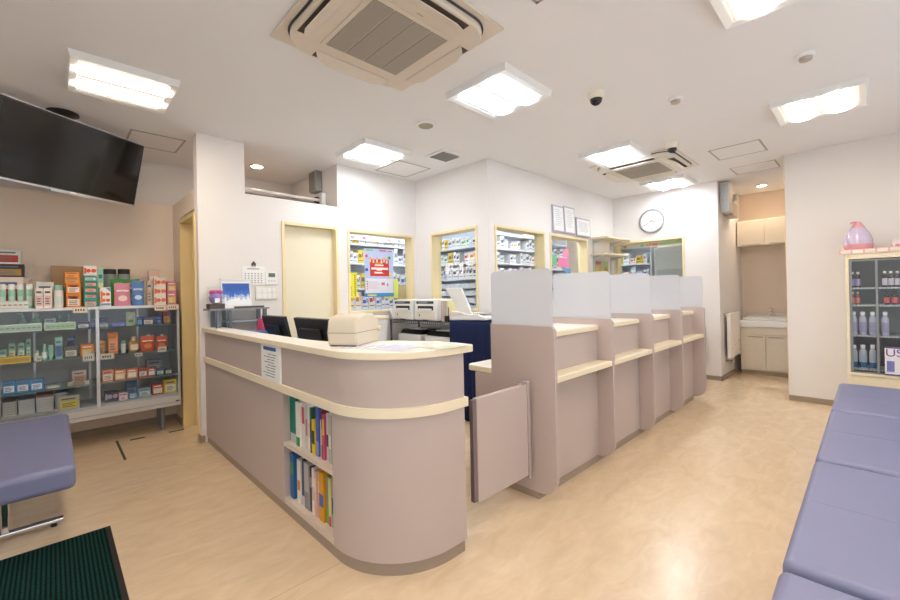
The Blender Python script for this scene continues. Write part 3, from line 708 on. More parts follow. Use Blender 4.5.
# label printer on the counter
lp = T('label_printer', 'beige desktop label printer standing on the curved cream countertop', 'printer', (1.19, 2.02, 1.035), rz=math.radians(30))
lp.location = (1.188, 1.977, 1.035)
# local x = depth (away from viewer), y = width ; front faces -x
W2 = .085
prof = [(-.13, .003), (-.142, .07), (-.13, .135), (-.115, .152), (-.03, .168), (.06, .163), (.12, .12), (.135, .075), (.125, .003)]
MB().prism(prof, 'y', -W2, W2).build('casing', BEIGE, lp, bev=.010, seg=3)
MB().box(-.1435, .12, -W2 - .0015, W2 + .0015, .070, .073).build('seam', M('seam_dark', '8c8170', .5), lp)
MB().box(-.128, -.06, -.075, .075, -.0, .006).build('label_slot', BLACK, lp)
MB().cyl((.115, -W2 - .018, .075), (.115, -W2 + .01, .075), .014).build('latch', BEIGE, lp, bev=.002)
MB().box(-.02, .05, -.04, .03, .164, .170).build('lid_button', M('lid_tan', 'cdbfa8', .4), lp, bev=.002)
# papers on the counter
for i, (x, y, r_, a, b, c_, lb) in enumerate(((1.17, 1.83, .5, .11, .15, 'e6e4ea', 'clear-covered leaflet lying beside the label printer on the countertop'),
        (1.27, 1.66, .2, .15, .10, 'dfe4f2', 'pale blue printed sheet in the middle of the curved countertop'),
        (1.40, 1.55, -.1, .10, .14, 'e8ead8', 'printed leaflet nearest the rounded end of the countertop'))):
    s_ = T('leaflet', lb, 'leaflet', (x, y, 1.0352 + .0015 * i), rz=r_)
    MB().box(-a, a, -b, b, 0, .001).build('sheet', K(c_), s_)
    mb = MB(); rs = random.Random(i)
    for k in range(6): mb.box(-a * .85, -a * .85 + a * (.6 + rs.random()), -b * .8 + k * b * .28, -b * .8 + k * b * .28 + .008, .001, .0013)
    mb.build('print', K(('8f9bc9', 'a9a2cc', 'a3b0b8')[i]), s_)

# wire rack with printers
rk = T('wire_rack', 'black and chrome wire rack holding printers under the second window', 'rack', (3.2, 3.35, 0))
def wshelf(z):
    mb = MB(); mb.tube([(2.985, 4.12, z), (3.43, 4.12, z), (3.43, 2.56, z), (2.985, 2.56, z)], .006, 6, closed=True)
    mb.tube([(2.985, 4.12, z - .03), (3.43, 4.12, z - .03), (3.43, 2.56, z - .03), (2.985, 2.56, z - .03)], .005, 6, closed=True)
    y = 2.60
    while y < 4.1:
        mb.box(2.985, 3.43, y, y + .006, z - .004, z + .004); mb.box(2.982, 2.988, y, y + .004, z - .03, z); y += .035
    mb.build('wire_shelf', M('rack_wire', '74787e', .3, metal=.8), rk, world=True)
for z in (.99, .62, .22): wshelf(z)
for x in (2.985, 3.43):
    for y in (2.58, 4.12): MB().cyl((x, y, 0), (x, y, 1.0), .013).build('post', M('rack_post', '55595f', .35, metal=.6), rk, world=True)
def office_printer(label, x, y, z, w_, d_, h_):
    p = T('laser_printer', label, 'printer', (x, y, z), group='white printers on the wire rack')
    MB().box(0, d_, -w_ / 2, w_ / 2, .006, h_).build('casing', WHITE, p, bev=.008)
    MB().box(-.0015, 0, -w_ * .36, w_ * .40, h_ * .80, h_ * .92).build('control_panel', DGREY, p)
    MB().box(-.0025, -.0015, -w_ * .10, w_ * .30, h_ * .83, h_ * .89).build('display', M('panel_lcd', '8890a0', .3), p)
    MB().prism([(-w_ * .34, h_ * .50), (w_ * .34, h_ * .50), (w_ * .34, h_ * .70), (-w_ * .34, h_ * .70)], 'x', -.002, 0).build('output_slot', BLACK, p)
    MB().box(-.012, 0, -w_ * .28, w_ * .30, h_ * .46, h_ * .58).build('output_tray', WHITE, p, bev=.003)
    MB().box(-.004, 0, -w_ * .40, w_ * .40, h_ * .08, h_ * .42).build('paper_drawer', OFFW, p, bev=.003)
    MB().box(-.006, -.004, w_ * .24, w_ * .28, h_ * .22, h_ * .30).build('button', DGREY, p)
    MB().box(-.005, 0, -w_ * .1, w_ * .12, 0.006, h_ * .06).build('foot', DGREY, p)
    return p
office_printer('white laser printer, the left one on top of the wire rack', 3.0, 3.90, .995, .385, .38, .24)
office_printer('white laser printer, the right one on top of the wire rack beside the scanner', 3.0, 3.487, .995, .385, .38, .24)
tag(MB().prism([(4.098, 1.0), (4.18, 1.13), (4.185, 1.13), (4.108, 1.0)], 'x', 3.0, 3.22).build('paper_tray', WHITE, None, loc=(3.1, 4.0, 1.0), world=True), 'white paper tray slanting out on the left side of the rack printers', 'tray')
def big_printer(label, x, y, z, w_, d_, h_):
    p = T('inkjet_printer', label, 'printer', (x, y, z), group='black-topped printers on the lower rack shelf')
    MB().box(0, d_, -w_ / 2, w_ / 2, 0, h_ * .8).build('body', WHITE, p, bev=.01)
    MB().prism([(.02, h_ * .8), (d_ - .02, h_ * .8), (d_ - .04, h_), (.07, h_)], 'y', -w_ / 2 + .01, w_ / 2 - .01).build('lid', BLACK, p, bev=.006)
    MB().box(.09, .2, -w_ / 4, w_ / 4, h_, h_ + .012).build('paper', PAPER, p)
big_printer('white printer with black lid on the lower shelf of the wire rack, left', 3.02, 3.82, .628, .42, .37, .25)
big_printer('white printer with black lid on the lower shelf of the wire rack, right', 3.02, 3.33, .628, .42, .37, .25)
bk = ['d8d2c6', 'e2b8b0', 'b8c4d8', 'e6dfa8']
for i in range(4):
    tag(B(0, .24, 0, .022, 0, .225).build('binder', K(bk[i]), None, loc=(3.06, 3.268 - .026 * i, .995), bev=.002), ('beige', 'pink', 'blue-grey', 'pale yellow')[i] + ' thin binder standing between the right rack printer and the scanner', 'binder', 'binders beside the rack printer')
ps = T('pen_stand', 'black pen stand with tools between the right rack printer and the scanner', 'pen holder', (3.02, 3.15, .995))
B(2.99, 3.05, 3.10, 3.17, .995, 1.06).build('cup', BLACK, ps, world=True, bev=.004)
mb = MB()
for k in range(5): mb.cyl((3.0 + .01 * k, 3.115 + .01 * k, 1.02), (2.99 + .015 * k, 3.10 + .016 * k, 1.13 + .01 * (k % 3)), .004, n=8)
mb.build('pens', DGREY, ps, world=True)
sc = T('flatbed_scanner', 'white scanner with its tall lid raised on the blue draped end of the rack', 'scanner', (3.15, 2.85, 1.02))
MB().prism([(3.10, 1.015), (2.60, 1.03), (2.60, 1.055), (2.70, 1.085), (3.05, 1.085), (3.10, 1.07)], 'x', 2.995, 3.40).build('base', WHITE, sc, world=True, bev=.008)
mb = MB(); q = [(3.01, 2.955, 1.085), (3.01, 2.79, 1.085), (3.0, 2.925, 1.35), (3.0, 3.15, 1.35)]
v = [mb.bm.verts.new(p) for p in q] + [mb.bm.verts.new((p[0] + .02, p[1], p[2] + .003)) for p in q]
for f in ((0, 1, 2, 3), (7, 6, 5, 4), (0, 4, 5, 1), (1, 5, 6, 2), (2, 6, 7, 3), (3, 7, 4, 0)): mb._f([v[i] for i in f])
mb.build('lid', WHITE, sc, world=True, bev=.004)
MB().prism([(3.10, 1.06), (2.86, 1.085), (2.90, 1.10), (3.08, 1.115)], 'x', 2.99, 3.06).build('feed_arm', OFFW, sc, world=True, bev=.006)
MB().box(3.02, 3.36, 2.66, 2.92, 1.0855, 1.088).build('glass_bed', M('scanner_glass', 'aab6b8', .1), sc, world=True)
MB().cyl((3.15, 2.65, 1.055), (3.15, 2.62, 1.075), .012).build('button', K('3fae8c'), sc, world=True)
# blue drape: folded cloth over the rack end
mb = MB(); n = 60; ys = [3.055 - .53 * i / n for i in range(n + 1)]
def dx(y, z): return .012 * math.sin(y * 42) * (1.02 - z) + .006 * math.sin(y * 95 + 1) * (1.02 - z)
zs = [1.012, .99, .9, .75, .6, .45, .3, .15, .03]
G = [[mb.bm.verts.new((2.968 - (.0 if j == 0 else .008) - abs(dx(y, z)) * 1.6, y + (.0 if z > .9 else .0), z)) for y in ys] for j, z in enumerate(zs)]
Tp = [mb.bm.verts.new((3.44, y, 1.012)) for y in ys]
for i in range(n):
    mb._f([Tp[i], Tp[i + 1], G[0][i + 1], G[0][i]], True)
    for j in range(len(zs) - 1): mb._f([G[j][i], G[j][i + 1], G[j + 1][i + 1], G[j + 1][i]], True)
E1 = [mb.bm.verts.new((3.44, ys[-1], z)) for z in zs[1:]]
for j in range(len(zs) - 1):
    a = Tp[-1] if j == 0 else E1[j - 1]; mb._f([G[j][-1], a, E1[j], G[j + 1][-1]], True)
cv = mb.build('drape', M('navy_cloth', '222c50', .9, var=.12, scale=12, spec=.15), None, loc=(3.2, 2.8, 0), world=True)
so = cv.modifiers.new('thick', 'SOLIDIFY'); so.thickness = .004; so.offset = 1
tag(cv, 'dark navy cloth draped over the end of the wire rack, under the scanner', 'cloth')
# ---------------------------------------------------------------- window signs
po = T('dispensary_poster', 'blue poster with a red text panel and little figures in the first window', 'poster', (2.93, 4.25, 1.3))
px0, px1, pz0, pz1, py = 2.735, 3.165, 1.275, 1.875, 4.296
B(px0, px1, py, py + .003, pz0, pz1).build('sheet', K('b9c9ec'), po, world=True)
def pp(name, rects, col, d=.001):
    mb = MB()
    for a, b, c, e in rects: mb.box(px0 + (px1 - px0) * a, px0 + (px1 - px0) * b, py - d, py - d + .0008, pz0 + (pz1 - pz0) * c, pz0 + (pz1 - pz0) * e)
    return mb.build(name, K(col), po, world=True)
pp('white_field', [(.03, .97, .08, .38)], 'e6e6f2'); pp('footer', [(0, 1, 0, .075)], '3f8fcf'); pp('footer_print', [(.08, .38, .02, .05)], 'e6dc6a', .0018)
pp('heading_strip', [(.05, .28, .95, .98)], '74b86a', .0018); pp('heading_strip', [(.5, .75, .95, .98), (.8, .95, .955, .975)], 'd05878', .0018)
pp('red_panel', [(.18, .84, .43, .78)], 'd8362c', .0018)
pp('red_print', [(.36, .62, .69, .715)], 'e9a03c', .0026)
pp('red_print', [(.34, .64, .64, .675), (.22, .80, .565, .61), (.40, .58, .545, .565), (.32, .60, .485, .52), (.62, .66, .482, .49)], 'f6eee8', .0026)
for i, (x, z, c_) in enumerate(((.07, .90, 'e0408a'), (.90, .88, '38a24a'), (.07, .60, '2a4fb0'), (.93, .48, 'f0cf30'))):
    MB().cyl((px0 + .41 * x, py - .0012, pz0 + .56 * z), (px0 + .41 * x, py - .0026, pz0 + .56 * z), .02).build('balloon', K(c_), po, world=True)
for i, x in enumerate((.19, .31, .44, .60, .70, .80)):
    z = .84 if i % 2 else .86
    m_ = MB(); m_.cyl((px0 + .41 * x, py - .0012, pz0 + .56 * z), (px0 + .41 * x, py - .003, pz0 + .56 * z), .016, n=12); m_.m(1).box(px0 + .41 * x - .013, px0 + .41 * x + .013, py - .0026, py - .001, pz0 + .56 * (z - .09), pz0 + .56 * (z - .03))
    m_.build('figure', [K('e8b890'), K(('d8e0c8', 'e6c8a0', 'cfd8ee')[i % 3])], po, world=True)
pp('small_print', [(.10, .45, .30, .308), (.10, .5, .26, .268), (.10, .42, .22, .228), (.10, .48, .18, .188), (.56, .68, .24, .30), (.75, .80, .22, .28)], 'c77f9a', .0018)
pp('colour_key', [(.05, .10, .30, .33)], '58b070', .0018); pp('colour_key', [(.05, .10, .25, .28)], '6a62c8', .0018); pp('colour_key', [(.05, .10, .2, .23)], 'd06070', .0018); pp('colour_key', [(.05, .10, .15, .18)], 'e0b040', .0018)
ys_ = T('yellow_sign', 'narrow yellow vertical sign with black characters at the left of the first window', 'sign', (2.56, 4.25, 1.36))
B(2.515, 2.625, 4.296, 4.299, 1.27, 1.57).build('sheet', K('f0e63c'), ys_, world=True)
mb = MB(); rs = random.Random(5)
for k in range(11):
    z = 1.54 - k * .0235
    mb.box(2.588, 2.606, 4.2945, 4.296, z - .003, z + .001).box(2.588, 2.606, 4.2945, 4.296, z - .011, z - .008).box(2.595, 2.599, 4.2945, 4.296, z - .015, z + .004)
for k in range(7):
    z = 1.405 - k * .017; mb.box(2.545, 2.556, 4.2945, 4.296, z - .009, z - .006).box(2.549, 2.552, 4.2945, 4.296, z - .011, z)
mb.build('characters', K('3a3a20'), ys_, world=True)
y2 = T('yellow_sheet', 'bright yellow-green sheet behind the lower right of the blue poster', 'sheet', (3.1, 4.26, 1.35))
B(3.02, 3.24, 4.302, 4.305, 1.25, 1.50).build('sheet', K('dbe36a'), y2, world=True)
y3 = T('brown_envelope', 'tan envelope standing inside the first window right of the yellow sheet', 'envelope', (3.33, 4.34, 1.11))
B(3.27, 3.395, 4.335, 4.341, 1.11, 1.42).build('sheet', K('d9bf92'), y3, world=True)
# dispensary lettering on the second window
lt = T('window_lettering', 'three large white characters on the glass of the second window', 'lettering', (3.59, 3.5, 1.6))
for ch, y in (('調', 3.70), ('剤', 3.52), ('室', 3.33)):
    o = text(ch, .15, (0, 0, 0), FX, M('white_vinyl', 'ffffff', .5, var=0), lt, 'character', .001, off=.004); o.location = (-.0, y - 3.5, .0)
tag(B(-.001, .001, -.09, .0, 0, .07).build('sticker', K('7cc0a8'), None, loc=(3.593, 3.22, 1.12)), 'small green sticker low on the second window', 'sticker')

# ---------------------------------------------------------------- dispensary shelving
BOXC = [('white carton with blue print', 'eef0f4', '4a6cc0'), ('white carton with green stripe', 'f0f2ee', '4fae7c'), ('white carton with grey print', 'edeff2', '8d95a4'), ('pale blue carton with white label', 'c3d4ec', 'f4f6fa'),
        ('white carton with red mark', 'f2efef', 'd2464a'), ('white carton with orange band', 'f2efe9', 'e8923c'), ('white carton with purple print', 'efedf4', '7a62b8'), ('yellow carton with brown print', 'e8c84a', '8a6a2c'),
        ('white carton with black print', 'eceef0', '454a52'), ('lilac carton with dark label', 'cfcbe2', '5a5f86')]
MP = []
for nm, a, b in BOXC:
    root = MB(); root.box(-.5, .5, -.5, .5, 0, 1); m1 = MB()
    bm_body = root.build('carton_mesh', K(a)); 
    m1.box(-.38, .10, -.515, -.5, .45, .72).box(-.38, .38, -.515, -.5, .18, .24).box(.2, .38, -.515, -.5, .5, .85)
    bm_lab = m1.build('label_mesh', K(b))
    MP.append((nm, bm_body.data, bm_lab.data)); bpy.data.objects.remove(bm_body); bpy.data.objects.remove(bm_lab)
seen_boxes = [0]
def carton(k, x, y, z, w_, d_, h_, rz, label, group):
    nm, mbody, mlab = MP[k]
    o = bpy.data.objects.new('medicine_carton', mbody); C.objects.link(o); o.location = (x, y, z); o.scale = (w_, d_, h_); o.rotation_euler.z = rz
    tag(o, label, 'carton', group); p = bpy.data.objects.new('label', mlab); C.objects.link(p); p.parent = o; seen_boxes[0] += 1
def shelving(name_, where, ax, a0, a1, front, depth, levels, sizes=(.05, .13), hs=(.10, .2), fill=.95, trays=(), seed=1, group=None):
    """ax 'y': runs along x and faces -y; ax 'x': runs along y and faces -x."""
    rs = random.Random(seed); L = a1 - a0
    if ax == 'y': t = T('shelving_unit', name_, 'shelving', (a0, front, 0), 0); rz = 0
    else: t = T('shelving_unit', name_, 'shelving', (front, a1, 0), -PI / 2); rz = -PI / 2
    WM = M('shelf_white', 'e4e9f0', .4, var=.01)
    for x in (0, L - .02): MB().box(x, x + .02, 0, depth, 0, 2.3).build('side_panel', WM, t)
    MB().box(.02, L - .02, depth - .01, depth, 0, 2.3).build('back_panel', M('shelf_back', 'cdd8ea', .5), t)
    R3 = Matrix.Rotation(rz, 3, 'Z')
    for z in levels: MB().box(.02, L - .02, 0, depth - .01, z - .022, z).build('shelf', WM, t)
    ordn = ['lowest', 'second', 'third', 'fourth', 'fifth', 'sixth', 'seventh', 'eighth']
    for li, z in enumerate(levels):
        if z in trays or z < .95 or z > 2.15: continue
        x = .03; nz = [q for q in levels if q > z]; room = (min(nz) - z - .03) if nz else .2
        while x < L - .05:
            w_ = rs.uniform(*sizes); 
            if x + w_ > L - .03: break
            if rs.random() < fill:
                h_ = min(room, rs.uniform(*hs)); k = rs.choice([0, 0, 1, 2, 2, 3, 4, 5, 6, 2, 8, 9, 0, 8, 7] if li else [0, 2, 3, 8])
                d_ = min(depth - .03, .16); loc = t.location + R3 @ Vector((x + w_ / 2, .012 + d_ / 2, z))
                pos = 'left' if x < L / 3 else 'middle' if x < 2 * L / 3 else 'right'
                carton(k, loc.x, loc.y, loc.z, w_ * .96, d_, h_, rz, '%s on a shelf %s, %.2f m up at the %s' % (MP[k][0], where, z, pos) if False else
                       '%s, %s of %s shelf up, %s' % (MP[k][0], pos, ordn[min(li, 7)], where), '%s %s shelf %s' % (MP[k][0], ordn[min(li, 7)], where))
            x += w_ + rs.uniform(.0, .012)
    for z in trays:
        n = max(2, int(L / .16)); wt = (L - .05) / n
        for i in range(n):
            mb = MB(); x = .028 + wt * i; mb.box(x, x + wt - .012, .01, depth - .03, z, z + .008).box(x, x + wt - .012, .004, .012, z, z + .055).box(x, x + .004, .012, depth - .03, z + .008, z + .05).box(x + wt - .016, x + wt - .012, .012, depth - .03, z + .008, z + .05)
            loc = t.location
            o = mb.build('storage_tray', M('tray_white', 'dfe6f0', .4), None)
            o.location = t.location; o.rotation_euler.z = rz
            tag(o, 'white open storage tray in a low row %s' % where, 'tray', 'storage trays %s' % where)
    return t
A_L = [.35, .75, 1.05, 1.35, 1.70, 2.02, 2.28]
shelving('white medicine shelving behind the first window', 'behind the first window', 'y', 2.98, 4.45, 5.12, .30, [.4, .96, 1.10, 1.40, 1.76, 2.04], seed=11, hs=(.14, .27), sizes=(.05, .12), fill=1, trays=(.96,))
shelving('white medicine shelving behind the second window', 'behind the second window', 'x', 3.92, 5.08, 4.50, .30, [.4, .95, 1.06, 1.17, 1.28, 1.39, 1.52, 1.76, 2.0], seed=21, hs=(.11, .19), trays=(.95, 1.06, 1.17, 1.28, 1.39))
shelving('white medicine shelving behind the third window', 'behind the third window', 'y', 4.82, 5.95, 3.95, .30, [.4, 1.0, 1.28, 1.52, 1.75, 1.98, 2.2], seed=31, hs=(.10, .19), sizes=(.045, .12))
shelving('white medicine shelving behind the fourth window', 'behind the fourth window', 'y', 6.35, 7.35, 4.2, .30, [.4, 1.0, 1.25, 1.48, 1.72, 1.96, 2.2], seed=41, hs=(.10, .18), sizes=(.06, .14))
shelving('white medicine shelving behind the far window under the clock', 'behind the far window', 'x', 2.66, 3.30, 7.5, .30, [.4, 1.2, 1.5, 1.76, 2.1], seed=51, hs=(.10, .22), sizes=(.05, .12))
fr = T('refrigerator', 'pale grey medical refrigerator panel behind the right part of the far window', 'refrigerator', (7.7, 2.15, 0))
B(7.35, 8.0, 1.65, 2.56, 0.02, 2.0).build('cabinet', M('fridge_grey', 'c8d0d2', .35), fr, world=True, bev=.01)
B(7.335, 7.35, 1.69, 2.52, .1, 1.62).build('door', M('fridge_door', 'b8c2c4', .2), fr, world=True, bev=.004)
B(7.37, 7.95, 1.7, 2.5, 0, .02).build('plinth', GREY, fr, world=True)
# header strips inside windows
hs1 = T('shelf_label_strip', 'white strip with small coloured tabs across the top of the first window', 'label strip', (3.5, 5.105, 2.09))
B(3.0, 4.40, 5.105, 5.109, 2.09, 2.16).build('strip', PAPER, hs1, world=True)
for i, (x, c_) in enumerate(((3.03, '8890b0'), (3.12, 'c8ccd8'), (3.22, 'e0608a'), (3.35, 'b8e0b8'), (3.5, 'a8b0c4'), (3.66, 'd8a0b0'), (3.85, 'a8b0c4'), (4.05, 'd070b0'))): B(x, x + .06, 5.1035, 5.105, 2.105, 2.145).build('tab', K(c_), hs1, world=True)
hs5 = T('shelf_label_strip', 'white strip with green, orange and pink tabs across the top of the far window', 'label strip', (6.815, 2.4, 1.965))
B(6.815, 6.819, 1.93, 2.89, 1.965, 2.04).build('strip', PAPER, hs5, world=True)
for y0, y1, c_ in ((1.96, 2.30, 'b6e27a'), (2.31, 2.40, 'f08aa8'), (2.41, 2.50, 'f2b060'), (2.52, 2.58, '8fd8c8'), (2.80, 2.85, 'f2c080')): B(6.8135, 6.815, y0, y1, 1.985, 2.02).build('tab', K(c_), hs5, world=True)
for (x, z, w_, h_, c_, lb) in ((4.95, 1.66, .11, .14, '7fd0a0', 'green notice'), (5.09, 1.64, .30, .13, 'f08ab8', 'wide pink notice'), (5.22, 1.78, .16, .12, 'f49ac0', 'small pink notice'), (5.28, 1.52, .14, .10, '6aa8e0', 'blue notice'), (4.82, 1.68, .08, .12, 'f0a850', 'orange notice')):
    tag(B(-w_ / 2, w_ / 2, -.001, .001, 0, h_).build('notice', K(c_), None, loc=(x + w_ / 2, 3.052 if c_ != 'f49ac0' else 3.0495, z)), lb + ' stuck inside the fourth window', 'notice')
